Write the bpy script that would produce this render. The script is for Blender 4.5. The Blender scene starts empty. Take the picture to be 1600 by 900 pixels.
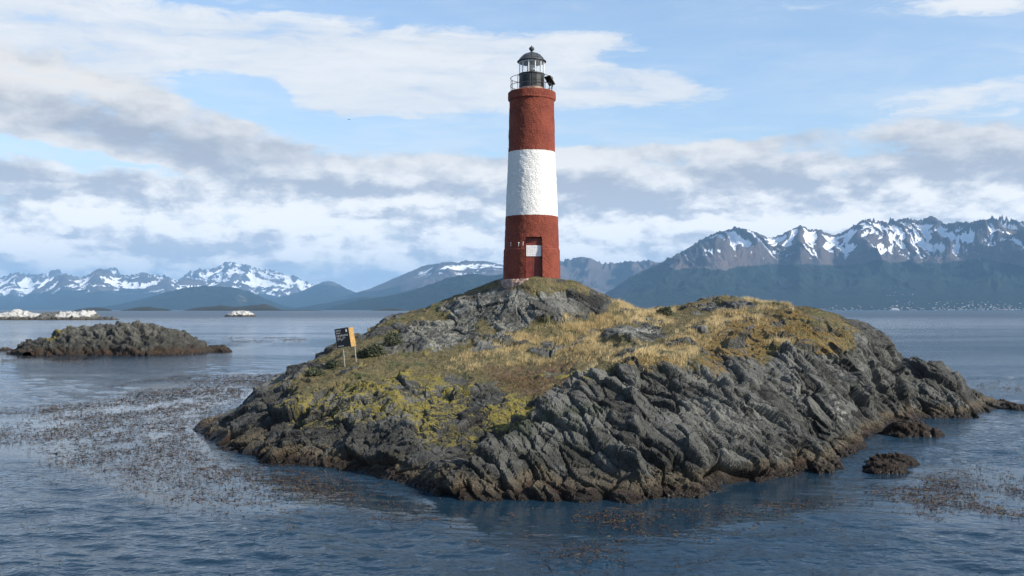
import bpy, bmesh, math, random
import numpy as np
from mathutils import Vector, Matrix

R = math.radians
scene = bpy.context.scene
col = scene.collection
rng = np.random.default_rng(7)
random.seed(7)

# ------------------------------------------------------------------ camera
F, CH, HY = 1555.0, 5.0, 484.0          # focal length in photo pixels, eye height, horizon row
cam = bpy.data.cameras.new('camera')
cam_o = bpy.data.objects.new('camera', cam)
col.objects.link(cam_o)
cam.sensor_width = 36.0
cam.lens = F / 1600 * 36
cam.shift_y = 34.0 / 1600
cam.clip_start = 0.1
cam.clip_end = 120000
cam_o.location = (0, 0, CH)
cam_o.rotation_euler = (R(90), 0, 0)
scene.camera = cam_o

# ------------------------------------------------------------------ render look
scene.view_settings.view_transform = 'Standard'
scene.view_settings.look = 'None'
scene.view_settings.gamma = 1
scene.view_settings.exposure = 0.58
scene.cycles.use_denoising = True
scene.cycles.max_bounces = 8
scene.cycles.volume_bounces = 0
scene.cycles.transparent_max_bounces = 8
scene.cycles.sample_clamp_indirect = 4

SUN_AZ, SUN_EL = R(116), R(33)        # azimuth clockwise from +Y
S_DIR = Vector((math.sin(SUN_AZ) * math.cos(SUN_EL), math.cos(SUN_AZ) * math.cos(SUN_EL), math.sin(SUN_EL)))
sun = bpy.data.lights.new('sun', 'SUN')
sun.energy = 5.0
sun.angle = R(0.5)
sun.color = (1.0, 0.93, 0.82)
sun_o = bpy.data.objects.new('sun', sun)
col.objects.link(sun_o)
sun_o.rotation_euler = S_DIR.to_track_quat('Z', 'Y').to_euler()
sun_o.location = (40, -20, 40)

HAZE_DENSITY = 3.3e-5
HAZE_COLOR = (0.31, 0.58, 0.92)
SKY_STRENGTH = 0.14


# ------------------------------------------------------------------ node helper
class Nodes:
    def __init__(self, tree):
        self.t = tree

    def n(self, typ, **kw):
        nd = self.t.nodes.new(typ)
        for k, v in kw.items():
            setattr(nd, k, v)
        return nd

    def put(self, sock, v):
        if v is None:
            return
        if isinstance(v, bpy.types.NodeSocket):
            self.t.links.new(v, sock)
        else:
            sock.default_value = v

    def m(self, op, a, b=None, c=None, clamp=False):
        nd = self.n('ShaderNodeMath', operation=op, use_clamp=clamp)
        for i, v in enumerate((a, b, c)):
            self.put(nd.inputs[i], v)
        return nd.outputs[0]

    def v(self, op, a, b=None, c=None, out=0):
        nd = self.n('ShaderNodeVectorMath', operation=op)
        self.put(nd.inputs[0], a)
        if b is not None:
            if op == 'SCALE':
                self.put(nd.inputs['Scale'], b)
            else:
                self.put(nd.inputs[1], b)
        if c is not None:
            self.put(nd.inputs[2], c)
        return nd.outputs[out]

    def xyz(self, x, y, z):
        nd = self.n('ShaderNodeCombineXYZ')
        for i, q in enumerate((x, y, z)):
            self.put(nd.inputs[i], q)
        return nd.outputs[0]

    def sep(self, v):
        nd = self.n('ShaderNodeSeparateXYZ')
        self.put(nd.inputs[0], v)
        return nd.outputs

    def noise(self, vec, scale, detail=4, rough=0.55, dist=0.0, col_out=False):
        nd = self.n('ShaderNodeTexNoise')
        self.put(nd.inputs['Vector'], vec)
        self.put(nd.inputs['Scale'], scale)
        nd.inputs['Detail'].default_value = detail
        nd.inputs['Roughness'].default_value = rough
        nd.inputs['Distortion'].default_value = dist
        return nd.outputs['Color' if col_out else 'Fac']

    def voro(self, vec, scale, feature='F1', out='Distance', rand=1.0):
        nd = self.n('ShaderNodeTexVoronoi', feature=feature)
        self.put(nd.inputs['Vector'], vec)
        self.put(nd.inputs['Scale'], scale)
        nd.inputs['Randomness'].default_value = rand
        return nd.outputs[out]

    def ss(self, x, lo, hi, a=0.0, b=1.0):
        nd = self.n('ShaderNodeMapRange', interpolation_type='SMOOTHSTEP')
        self.put(nd.inputs[0], x)
        for i, q in enumerate((lo, hi, a, b)):
            self.put(nd.inputs[i + 1], q)
        return nd.outputs[0]

    def lin(self, x, lo, hi, a=0.0, b=1.0):
        nd = self.n('ShaderNodeMapRange')
        self.put(nd.inputs[0], x)
        for i, q in enumerate((lo, hi, a, b)):
            self.put(nd.inputs[i + 1], q)
        return nd.outputs[0]

    def mix(self, f, a, b):
        nd = self.n('ShaderNodeMix', data_type='RGBA')
        self.put(nd.inputs[0], f)
        for i, q in ((6, a), (7, b)):
            if isinstance(q, tuple) and len(q) == 3:
                q = (*q, 1)
            self.put(nd.inputs[i], q)
        return nd.outputs[2]

    def attr(self, name, out='Fac'):
        nd = self.n('ShaderNodeAttribute', attribute_name=name)
        return nd.outputs[out]

    def pos(self):
        return self.n('ShaderNodeNewGeometry').outputs['Position']

    def bump(self, h, strength, dist, normal=None):
        nd = self.n('ShaderNodeBump')
        self.put(nd.inputs['Height'], h)
        nd.inputs['Strength'].default_value = strength if not isinstance(strength, bpy.types.NodeSocket) else 1
        if isinstance(strength, bpy.types.NodeSocket):
            self.put(nd.inputs['Strength'], strength)
        nd.inputs['Distance'].default_value = dist
        self.put(nd.inputs['Normal'], normal)
        return nd.outputs[0]


def new_mat(name):
    m = bpy.data.materials.new(name)
    m.use_nodes = True
    g = Nodes(m.node_tree)
    b = m.node_tree.nodes['Principled BSDF']
    return m, g, b


def setp(g, b, color=None, rough=None, normal=None, spec=None, metal=None):
    if color is not None:
        g.put(b.inputs['Base Color'], (*color, 1) if isinstance(color, tuple) and len(color) == 3 else color)
    if rough is not None:
        g.put(b.inputs['Roughness'], rough)
    if normal is not None:
        g.put(b.inputs['Normal'], normal)
    if spec is not None:
        g.put(b.inputs['Specular IOR Level'], spec)
    if metal is not None:
        g.put(b.inputs['Metallic'], metal)


# ------------------------------------------------------------------ sky and clouds (by direction, at infinity)
world = bpy.data.worlds.new('World')
scene.world = world
world.use_nodes = True
wt = world.node_tree
wt.nodes.clear()
g = Nodes(wt)
out = g.n('ShaderNodeOutputWorld')
skyt = g.n('ShaderNodeTexSky', sky_type='NISHITA')
skyt.sun_disc = False
skyt.sun_elevation = SUN_EL
skyt.sun_rotation = SUN_AZ
skyt.altitude = 0
skyt.air_density = 1.0
skyt.dust_density = 0.6
skyt.ozone_density = 1.6
D = g.v('NORMALIZE', g.n('ShaderNodeTexCoord').outputs['Generated'])
dx, dy, dz = g.sep(D)
az = g.m('ARCTAN2', dx, dy)
el = g.m('ARCSINE', dz)
den = g.m('ADD', g.m('MAXIMUM', dz, 0.0), 0.16)
plane = g.xyz(g.m('DIVIDE', dx, den), g.m('DIVIDE', dy, den), 0.37)
C0 = g.xyz(az, el, 0)
w1 = g.v('SUBTRACT', g.noise(plane, 1.1, 5, 0.6, col_out=True), (0.5, 0.5, 0.5))
w2 = g.v('SUBTRACT', g.noise(g.v('MULTIPLY', C0, (1, 2.2, 1)), 26, 5, 0.62, col_out=True), (0.5, 0.5, 0.5))
C1 = g.v('ADD', C0, g.v('MULTIPLY', w1, (0.09, 0.04, 0)))
CW = g.v('ADD', C1, g.v('MULTIPLY', w2, (0.05, 0.012, 0)))
CG = g.v('ADD', C1, g.v('MULTIPLY', w2, (0.03, 0.016, 0)))


def blobs(vec, lst, start):
    acc = start
    for px, py, rx, ry, rot, amp in lst:
        a = math.atan((px - 800) / F)
        e = math.atan((HY - py) / F * math.cos(a))
        mp = g.n('ShaderNodeMapping', vector_type='TEXTURE')
        g.put(mp.inputs['Vector'], vec)
        mp.inputs['Location'].default_value = (a, e, 0)
        mp.inputs['Rotation'].default_value = (0, 0, R(rot))
        mp.inputs['Scale'].default_value = (rx / F * math.cos(a) ** 2, ry / F * math.cos(a), 1)
        gr = g.n('ShaderNodeTexGradient', gradient_type='QUADRATIC_SPHERE')
        g.put(gr.inputs[0], mp.outputs[0])
        acc = g.m('MULTIPLY_ADD', gr.outputs[1], amp, acc)
    return acc


# high bright sheet
white = [
    (-40, 60, 620, 150, 0, 2.2), (330, 75, 520, 110, -4, 2.0), (640, 100, 430, 110, -3, 2.0),
    (860, 112, 330, 92, -4, 2.0), (990, 132, 260, 46, -2, 1.8), (930, 62, 190, 34, 4, 1.2), (560, 155, 330, 52, 2, 1.3),
    (395, 140, 160, 50, -6, -3.0), (720, 8, 560, 60, -3, -1.3), (680, 212, 560, 46, 2, -2.0), (620, 205, 500, 20, 2, 0.8), (1010, 95, 130, 22, -4, -0.9),
    (1480, 165, 460, 90, 10, 0.75), (1560, 8, 320, 36, -6, 0.8), (1300, 20, 340, 40, -12, 0.3), (1250, 120, 420, 120, 0, -0.4),
]
wisp = g.noise(g.v('MULTIPLY', plane, (0.50, 1.7, 1)), 2.4, 8, 0.64, 0.7)
fib = g.noise(g.v('MULTIPLY', CW, (1, 5.0, 1)), 11, 9, 0.66, 0.5)
wn = g.m('ADD', g.m('MULTIPLY', g.m('SUBTRACT', wisp, 0.5), 1.3), g.m('MULTIPLY', g.m('SUBTRACT', fib, 0.5), 2.6))
wb = g.m('MINIMUM', g.m('MAXIMUM', blobs(CW, white, 0.0), -0.6), 1.05)
wsum = g.m('ADD', wb, wn)
aW = g.m('MULTIPLY', g.ss(wsum, 0.05, 0.95), g.ss(wb, -0.05, 0.25))
veil = g.ss(el, 0.02, 0.32, 0.56, 0.14)
aW = g.m('MAXIMUM', aW, g.m('MULTIPLY', veil, g.ss(g.m('ADD', g.m('MULTIPLY', wisp, 0.6), g.m('MULTIPLY', fib, 0.4)), 0.34, 0.68, 0.25, 1.3)))
# lower grey-lilac deck
grey = [
    (60, 175, 600, 130, -10, 2.4), (-100, 130, 380, 110, 0, 1.0), (170, 140, 400, 70, -10, 1.3), (330, 232, 380, 60, -12, 1.5), (360, 190, 300, 44, -14, 1.3), (120, 295, 600, 44, -3, 1.7), (560, 272, 600, 56, -3, 1.7),
    (820, 255, 420, 50, 0, 1.2), (130, 243, 420, 24, -5, -1.7), (330, 385, 300, 56, 2, 1.3), (660, 330, 320, 56, 0, 1.2),
    (150, 350, 460, 70, 0, 0.9), (800, 400, 700, 70, 0, 0.8), (930, 305, 200, 64, -6, 2.2), (1240, 275, 580, 85, 2, 1.9), (1480, 290, 440, 92, 4, 1.7),
    (1150, 222, 380, 34, 5, 0.9), (1500, 205, 320, 40, -4, 0.9), (890, 248, 140, 40, 0, 0.8),
    (960, 200, 520, 34, 0, -1.0), (1200, 345, 440, 44, 0, 0.9), (1000, 390, 380, 90, 0, 1.2), (1300, 400, 600, 80, 0, 0.9), (100, 410, 500, 60, 0, 0.9),
]
C2 = g.v('ADD', C0, g.v('MULTIPLY', w2, (0.020, 0.010, 0)))
lc = g.v('MULTIPLY', C2, (1, 2.0, 1))
lump = g.noise(lc, 19, 9, 0.61, 0.0)
lump_up = g.noise(g.v('ADD', lc, (0.010, 0.026, 0)), 19, 9, 0.61, 0.0)
soft = g.noise(g.v('MULTIPLY', C1, (0.7, 2.6, 1)), 6, 5, 0.5, 0.0)
big = g.noise(g.v('MULTIPLY', C1, (0.8, 3.0, 1)), 9, 7, 0.58, 0.1)
low = g.ss(el, 0.155, 0.085)
base_cov = g.ss(el, 0.05, 0.20, 0.50, -0.30)
gn = g.m('ADD', base_cov, g.m('ADD', g.m('MULTIPLY', g.m('SUBTRACT', lump, 0.5), g.lin(low, 0, 1, 1.7, 2.8)), g.m('MULTIPLY', g.m('SUBTRACT', big, 0.5), 2.2)))
gb = g.m('MINIMUM', g.m('MAXIMUM', blobs(CG, grey, 0.0), -0.8), 1.0)
aG = g.ss(g.m('ADD', gb, gn), 0.02, 0.75)
shade_d = [
    (180, 200, 420, 60, -8, 0.9), (100, 285, 560, 40, -3, 1.1), (560, 290, 480, 34, -3, 1.1), (300, 385, 260, 44, 2, 1.2), (930, 305, 160, 52, -6, 1.5),
    (680, 335, 260, 40, 0, 0.8), (1240, 290, 560, 60, 2, 0.8), (1500, 250, 300, 70, 4, 0.7), (1000, 395, 260, 60, 0, 0.5), (620, 430, 260, 60, 0, 0.5),
    (480, 355, 260, 34, 0, -1.1), (150, 330, 300, 34, 0, -1.0), (1230, 345, 380, 24, 0, -1.6), (640, 308, 200, 18, 0, -1.1), (900, 390, 160, 70, 0, -1.0),
    (440, 395, 160, 30, 0, -1.2), (1430, 300, 200, 44, 0, -0.5), (80, 120, 400, 70, -5, -0.9), (880, 250, 130, 26, 0, -1.0), (100, 400, 300, 40, 0, -0.8),
]
rel = g.m('MULTIPLY', g.m('SUBTRACT', lump, lump_up), g.lin(low, 0, 1, 2.0, 5.5))
sh0 = g.m('ADD', g.m('MULTIPLY', g.m('SUBTRACT', soft, 0.5), 1.7), g.m('ADD', 0.10, g.m('MULTIPLY', g.m('SUBTRACT', lump, 0.5), g.lin(low, 0, 1, 0.5, 1.6))))
sh0 = g.m('ADD', sh0, g.m('MULTIPLY', g.m('SUBTRACT', big, 0.5), 0.8))
sh = g.m('SUBTRACT', blobs(CG, shade_d, sh0), rel)
dark = g.ss(sh, -0.42, 0.95)
lowb = g.ss(el, 0.19, 0.0, 1.0, 2.0)
gcol = g.v('SCALE', g.mix(dark, (0.700, 0.660, 0.605), (0.300, 0.305, 0.330)), lowb)
wcol = g.mix(g.ss(g.m('ADD', g.m('MULTIPLY', fib, 0.6), g.m('MULTIPLY', wisp, 0.4)), 0.34, 0.62), (0.52, 0.555, 0.605), (0.68, 0.68, 0.675))
bg_sky = g.n('ShaderNodeBackground')
g.put(bg_sky.inputs[0], skyt.outputs[0])
bg_sky.inputs[1].default_value = SKY_STRENGTH
bg_w = g.n('ShaderNodeBackground')
g.put(bg_w.inputs[0], wcol)
bg_g = g.n('ShaderNodeBackground')
g.put(bg_g.inputs[0], gcol)
mx1 = g.n('ShaderNodeMixShader')
g.put(mx1.inputs[0], g.m('MULTIPLY', g.m('MULTIPLY', aW, 0.96), g.ss(el, 0.36, 0.62, 1.0, 0.4)))
g.put(mx1.inputs[1], bg_sky.outputs[0])
g.put(mx1.inputs[2], bg_w.outputs[0])
mx2 = g.n('ShaderNodeMixShader')
over = g.ss(el, 0.36, 0.62, 1.0, 0.35)
g.put(mx2.inputs[0], g.m('MULTIPLY', g.m('MULTIPLY', aG, 0.93), over))
g.put(mx2.inputs[1], mx1.outputs[0])
g.put(mx2.inputs[2], bg_g.outputs[0])
g.put(out.inputs[0], mx2.outputs[0])
world.cycles.sampling_method = 'MANUAL'
world.cycles.sample_map_resolution = 512


# ------------------------------------------------------------------ numeric helpers
def h3(ix, iy, iz, seed):
    n = (ix.astype(np.int64) * 374761393 + iy.astype(np.int64) * 668265263 + iz.astype(np.int64) * 2147483647 + seed * 1274126177) & 0xFFFFFFFF
    n = ((n ^ (n >> 13)) * 1274126177) & 0xFFFFFFFF
    n = ((n ^ (n >> 15)) * 2246822519) & 0xFFFFFFFF
    n = n ^ (n >> 16)
    return n.astype(np.float64) / 4294967295.0


def vn(P, seed):
    i = np.floor(P).astype(np.int64)
    f = P - i
    f = f * f * f * (f * (f * 6 - 15) + 10)
    x, y, z = i[:, 0], i[:, 1], i[:, 2]
    fx, fy, fz = f[:, 0], f[:, 1], f[:, 2]
    r = 0
    for dz_ in (0, 1):
        wz = fz if dz_ else 1 - fz
        for dy_ in (0, 1):
            wy = fy if dy_ else 1 - fy
            a = h3(x, y + dy_, z + dz_, seed)
            b = h3(x + 1, y + dy_, z + dz_, seed)
            r = r + wz * wy * (a * (1 - fx) + b * fx)
    return r


def fbm(P, octs=4, seed=0, gain=0.5, lac=2.03):
    P = np.asarray(P, float)
    if P.shape[1] == 2:
        P = np.c_[P, np.zeros(len(P))]
    s, a, t = 0, 1.0, 0
    for o in range(octs):
        s = s + a * (vn(P, seed + o * 17) - 0.5)
        t += a
        P = P * lac + 13.7
        a *= gain
    return s / t * 2


def ridged(P, octs=5, seed=0, gain=0.5, lac=2.03):
    P = np.asarray(P, float)
    if P.shape[1] == 2:
        P = np.c_[P, np.zeros(len(P))]
    s, a, t, prev = 0, 1.0, 0, 1.0
    for o in range(octs):
        r = 1 - np.abs(vn(P, seed + o * 31) * 2 - 1)
        r = r * r
        s = s + a * r * prev
        t += a
        prev = np.clip(r * 1.4, 0, 1)
        P = P * lac + 7.3
        a *= gain
    return s / t


def sstep(x, a, b):
    t = np.clip((x - a) / (b - a), 0, 1)
    return t * t * (3 - 2 * t)


def poly_sd(x, y, poly):
    """signed distance to a polygon, positive inside"""
    poly = np.asarray(poly, float)
    d = np.full(x.shape, 1e18)
    inside = np.zeros(x.shape, bool)
    n = len(poly)
    for i in range(n):
        ax, ay = poly[i]
        bx, by = poly[(i + 1) % n]
        ex, ey = bx - ax, by - ay
        wx, wy = x - ax, y - ay
        t = np.clip((wx * ex + wy * ey) / (ex * ex + ey * ey + 1e-12), 0, 1)
        d = np.minimum(d, (wx - ex * t) ** 2 + (wy - ey * t) ** 2)
        c = ((ay > y) != (by > y)) & (x < (bx - ax) * (y - ay) / (by - ay + 1e-12) + ax)
        inside ^= c
    d = np.sqrt(d)
    return np.where(inside, d, -d)


def gauss1(a, s):
    k = int(max(1, 3 * s))
    w = np.exp(-0.5 * (np.arange(-k, k + 1) / s) ** 2)
    w /= w.sum()
    return np.convolve(np.pad(a, k, mode='edge'), w, mode='valid')


def mesh_np(name, V, faces, mat=None, attrs=None, smooth=True, parent=None, mats=None, fmat=None):
    """faces: (n,k) int array, or list of such arrays"""
    me = bpy.data.meshes.new(name)
    if not isinstance(faces, (list, tuple)):
        faces = [faces]
    faces = [np.asarray(f) for f in faces if len(f)]
    me.vertices.add(len(V))
    me.vertices.foreach_set('co', np.asarray(V, np.float32).ravel())
    idx = np.concatenate([f.ravel() for f in faces]).astype(np.int32)
    cnt = np.concatenate([np.full(len(f), f.shape[1]) for f in faces]).astype(np.int32)
    st = np.r_[0, np.cumsum(cnt)[:-1]].astype(np.int32)
    me.loops.add(len(idx))
    me.loops.foreach_set('vertex_index', idx)
    me.polygons.add(len(cnt))
    me.polygons.foreach_set('loop_start', st)
    me.polygons.foreach_set('loop_total', cnt)
    me.update(calc_edges=True)
    me.validate()
    me.polygons.foreach_set('use_smooth', np.full(len(me.polygons), smooth))
    for k, v in (attrs or {}).items():
        v = np.asarray(v)
        if v.ndim == 2:
            a = me.attributes.new(k, 'FLOAT_COLOR', 'POINT')
            a.data.foreach_set('color', np.c_[v, np.ones(len(v))].astype(np.float32).ravel())
        else:
            a = me.attributes.new(k, 'FLOAT', 'POINT')
            a.data.foreach_set('value', v.astype(np.float32))
    for mm in (mats or ([mat] if mat else [])):
        me.materials.append(mm)
    if fmat is not None:
        me.polygons.foreach_set('material_index', np.asarray(fmat, np.int32))
    me.update()
    o = bpy.data.objects.new(name, me)
    col.objects.link(o)
    if parent:
        o.parent = parent
    return o


def grid_faces(nr, nc, wrap=False):
    i = np.arange(nr - 1)[:, None]
    j = np.arange(nc if wrap else nc - 1)[None, :]
    j2 = (j + 1) % nc
    a = i * nc + j
    b = i * nc + j2
    return np.stack([a, b, b + nc, a + nc], -1).reshape(-1, 4)


def tag(o, label=None, cat=None, group=None, kind=None):
    if label: o['label'] = label
    if cat: o['category'] = cat
    if group: o['group'] = group
    if kind: o['kind'] = kind
    return o


def empty(name, loc, rz=0.0):
    o = bpy.data.objects.new(name, None)
    o.empty_display_size = 0.3
    col.objects.link(o)
    o.location = loc
    o.rotation_euler = (0, 0, rz)
    return o


def bm_obj(name, bm, mat, parent=None, smooth=False):
    me = bpy.data.meshes.new(name)
    bmesh.ops.recalc_face_normals(bm, faces=bm.faces)
    bm.to_mesh(me)
    bm.free()
    if smooth:
        for p in me.polygons:
            p.use_smooth = True
    me.materials.append(mat)
    o = bpy.data.objects.new(name, me)
    col.objects.link(o)
    if parent:
        o.parent = parent
    return o


def box(bm, c, s, M=None, bev=0.0):
    r = bmesh.ops.create_cube(bm, size=1)
    vs = r['verts']
    bmesh.ops.scale(bm, vec=s, verts=vs)
    if bev > 0:
        es = list({e for v in vs for e in v.link_edges})
        rb = bmesh.ops.bevel(bm, geom=es, offset=bev, segments=2, affect='EDGES', profile=0.7)
        vs = list({v for f in rb['faces'] for v in f.verts} | {v for v in vs if v.is_valid})
    bmesh.ops.translate(bm, vec=c, verts=vs)
    if M is not None:
        bmesh.ops.transform(bm, matrix=M, verts=vs)
    return vs


def tube(bm, p, q, r, seg=10, r2=None):
    p, q = Vector(p), Vector(q)
    d = q - p
    m = Matrix.Translation((p + q) / 2) @ d.to_track_quat('Z', 'Y').to_matrix().to_4x4()
    bmesh.ops.create_cone(bm, cap_ends=True, segments=seg, radius1=r, radius2=r if r2 is None else r2, depth=d.length, matrix=m)


def lathe(bm, prof, seg=48, cx=0, cy=0):
    rings = []
    for r, z in prof:
        rings.append([bm.verts.new((cx + r * math.cos(2 * math.pi * k / seg), cy + r * math.sin(2 * math.pi * k / seg), z)) for k in range(seg)])
    for a, b in zip(rings, rings[1:]):
        for k in range(seg):
            bm.faces.new((a[k], a[(k + 1) % seg], b[(k + 1) % seg], b[k]))
    bm.faces.new(rings[-1])
    bm.faces.new(rings[0][::-1])


def on_water(px, py):
    Y = CH * F / (py - HY)
    return (px - 800) / F * Y, Y


def unproj(px, py, Y):
    return ((px - 800) / F * Y, Y, CH - (py - HY) / F * Y)


# ------------------------------------------------------------------ haze: one box of thin air round everything
def haze():
    bm = bmesh.new()
    box(bm, (0, 15000, 1100 - 2.2), (110000, 90000, 2200))
    m = bpy.data.materials.new('haze')
    m.use_nodes = True
    t = m.node_tree
    t.nodes.clear()
    gg = Nodes(t)
    o = gg.n('ShaderNodeOutputMaterial')
    pv = gg.n('ShaderNodeVolumePrincipled')
    pv.inputs['Color'].default_value = (*HAZE_COLOR, 1)
    pv.inputs['Density'].default_value = HAZE_DENSITY
    pv.inputs['Density Attribute'].default_value = ''
    pv.inputs['Anisotropy'].default_value = 0.0
    t.links.new(pv.outputs[0], o.inputs['Volume'])
    ob = bm_obj('haze', bm, m)
    tag(ob, kind='stuff')
    ob['label'] = 'thin blue haze in the air in front of the far mountains'
    return ob


haze()


# ------------------------------------------------------------------ rock and turf material
def rock_material(name, base_a=(0.016, 0.016, 0.014), base_b=(0.168, 0.169, 0.152), pale=0.6, scale=1.0, tide=1.0, belt_a=(0.045, 0.034, 0.020), belt_b=(0.155, 0.124, 0.076)):
    m, g, b = new_mat(name)
    P = g.pos()
    px, py, pz = g.sep(P)
    turf, lich, gold, moss, red, palea, guano = [g.attr(k) for k in ('turf', 'lichen', 'orange', 'moss', 'heath', 'pale', 'guano')]
    n1 = g.noise(P, 0.9 * scale, 6, 0.6)
    n2 = g.noise(P, 5.0 * scale, 6, 0.65)
    n3 = g.noise(P, 22.0 * scale, 5, 0.6)
    n4 = g.noise(P, 70.0 * scale, 3, 0.6)
    # streaky tone along the bedding
    st = g.noise(g.v('MULTIPLY', P, (6.0, 1.2, 4.0)), 1.0 * scale, 5, 0.6)
    tone = g.m('ADD', g.m('ADD', g.m('MULTIPLY', n1, 0.35), g.m('MULTIPLY', g.attr('tone'), 0.30)), g.m('ADD', g.m('MULTIPLY', n2, 0.22), g.m('MULTIPLY', st, 0.22)))
    c = g.mix(g.ss(tone, 0.38, 0.68), base_a, base_b)
    c = g.mix(g.m('MULTIPLY', g.ss(g.noise(P, 0.33 * scale, 5, 0.6), 0.47, 0.60), 0.55), c, (0.026, 0.026, 0.023))
    c = g.mix(g.m('MULTIPLY', g.ss(n3, 0.55, 0.75), 0.5), c, (0.145, 0.145, 0.13))
    # brownish iron stains
    c = g.mix(g.m('MULTIPLY', g.ss(g.noise(P, 1.7 * scale, 4, 0.6), 0.55, 0.72), 0.28), c, (0.085, 0.07, 0.048))
    # whitish-grey crust lichen in specks and patches
    nz = g.sep(g.n('ShaderNodeNewGeometry').outputs['Normal'])[2]
    upf = g.ss(nz, 0.30, 0.75)
    pf = g.m('MULTIPLY', g.ss(g.m('ADD', g.noise(P, 6.5 * scale, 7, 0.72), g.m('MULTIPLY', g.m('MULTIPLY', palea, g.ss(n1, 0.36, 0.54)), 0.15)), 0.60, 0.72), pale)
    c = g.mix(pf, c, g.mix(n3, (0.22, 0.23, 0.19), (0.42, 0.41, 0.35)))
    # thin olive-brown crust on the upper faces above the splash
    crust = g.m('MULTIPLY', g.m('MULTIPLY', upf, g.ss(pz, 0.8, 1.7)), g.ss(g.noise(P, 2.7 * scale, 6, 0.7), 0.40, 0.62))
    c = g.mix(g.m('MULTIPLY', crust, g.lin(lich, 0, 1, 0.12, 0.60)), c, (0.100, 0.088, 0.050))
    # green moss
    c = g.mix(g.m('MULTIPLY', g.ss(g.m('ADD', g.m('ADD', g.m('MULTIPLY', n1, 0.6), g.m('MULTIPLY', n2, 0.4)), g.m('MULTIPLY', moss, 0.16)), 0.64, 0.74), 0.7), c, (0.030, 0.040, 0.016))
    # yellow-green crust
    nl = g.m('ADD', g.m('ADD', g.m('MULTIPLY', g.noise(P, 1.5 * scale, 8, 0.68), 0.75), g.m('MULTIPLY', n3, 0.25)), g.m('ADD', g.m('MULTIPLY', g.m('SUBTRACT', upf, 1.0), 0.20), g.m('MULTIPLY', g.m('SUBTRACT', g.attr('tone'), 0.45), 0.22)))
    lf = g.m('MULTIPLY', g.ss(g.m('ADD', nl, g.m('MULTIPLY', lich, 0.34)), 0.69, 0.745), 0.92)
    c = g.mix(lf, c, g.mix(g.ss(g.noise(P, 13 * scale, 4, 0.7), 0.35, 0.65), (0.130, 0.113, 0.028), (0.275, 0.222, 0.038)))
    of = g.ss(g.m('ADD', nl, g.m('MULTIPLY', gold, 0.30)), 0.68, 0.755)
    # turf: heath, moss and dead stems
    tn = g.noise(P, 3.1, 6, 0.7)
    tc = g.mix(g.ss(tn, 0.36, 0.64), (0.095, 0.080, 0.036), (0.185, 0.150, 0.066))
    tc = g.mix(g.ss(g.noise(P, 1.3, 5, 0.7), 0.50, 0.66), tc, (0.072, 0.082, 0.030))
    tc = g.mix(g.m('MULTIPLY', red, g.ss(n2, 0.35, 0.6)), tc, (0.135, 0.072, 0.036))
    tc = g.mix(g.m('MULTIPLY', g.ss(n4, 0.62, 0.74), 0.6), tc, (0.33, 0.29, 0.18))
    tc = g.mix(g.m('MULTIPLY', g.ss(n4, 0.42, 0.30), 0.55), tc, (0.035, 0.033, 0.016))
    tf = g.ss(g.m('ADD', turf, g.m('MULTIPLY', g.m('SUBTRACT', n3, 0.5), 0.9)), 0.38, 0.62)
    c = g.mix(tf, c, tc)
    c = g.mix(g.m('MULTIPLY', of, 0.9), c, g.mix(g.ss(n3, 0.35, 0.65), (0.120, 0.080, 0.022), (0.235, 0.145, 0.030)))
    # bird lime
    c = g.mix(g.m('MULTIPLY', g.ss(guano, 0.0, 0.2), g.ss(g.m('ADD', g.noise(P, 1.7, 7, 0.75), g.m('MULTIPLY', g.m('SUBTRACT', guano, 1.0), 0.36)), 0.36, 0.46)), c, (0.46, 0.45, 0.42))
    # shore bands: pale brown barnacle belt, dark brown weed, black wet foot
    if tide > 0:
        zz = g.m('ADD', pz, g.m('ADD', g.m('MULTIPLY', g.m('SUBTRACT', n1, 0.5), -1.1 * tide), g.m('MULTIPLY', g.m('SUBTRACT', n2, 0.5), -0.5 * tide)))
        black = g.m('MULTIPLY', g.ss(zz, 1.55 * tide, 0.75 * tide), g.ss(n1, 0.40, 0.56))
        c = g.mix(g.m('MULTIPLY', black, 0.72), c, (0.019, 0.019, 0.016))
        belt = g.ss(zz, 0.70 * tide, 0.40 * tide)
        c = g.mix(g.m('MULTIPLY', belt, 0.82), c, g.mix(g.ss(n3, 0.35, 0.68), belt_a, belt_b))
        weed = g.m('MULTIPLY', g.ss(zz, 0.36 * tide, 0.12 * tide), g.ss(g.m('ADD', n2, g.m('MULTIPLY', g.m('SUBTRACT', n1, 0.5), 0.8)), 0.42, 0.56))
        c = g.mix(weed, c, g.mix(n3, (0.018, 0.011, 0.006), (0.075, 0.036, 0.018)))
        foot = g.ss(g.m('ADD', pz, g.m('MULTIPLY', g.m('SUBTRACT', n2, 0.5), 0.5)), 0.40, 0.08)
        c = g.mix(g.m('MULTIPLY', foot, 0.85), c, (0.014, 0.010, 0.007))
        wet = g.ss(zz, 0.30 * tide, 0.05)
    else:
        wet = 0.0
    h = g.m('ADD', g.m('MULTIPLY', n3, 0.6), g.m('ADD', g.m('MULTIPLY', n4, 0.25), g.m('MULTIPLY', n2, 1.0)))
    cr = g.voro(g.v('ADD', g.v('MULTIPLY', P, (1.0, 0.6, 0.8)), g.v('SCALE', g.noise(P, 2.0, 3, 0.6, col_out=True), 0.35)), 3.2 * scale, 'DISTANCE_TO_EDGE')
    crk = g.m('MULTIPLY', g.ss(cr, 0.0, 0.06), 0.25)
    h = g.m('ADD', h, crk)
    nrm = g.bump(h, 0.9, 0.14)
    if tide > 0:
        rough = g.m('SUBTRACT', g.lin(n2, 0.3, 0.7, 0.62, 0.85), g.m('MULTIPLY', wet, 0.40))
    else:
        rough = 0.85
    setp(g, b, c, rough, nrm, 0.35)
    return m


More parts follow.
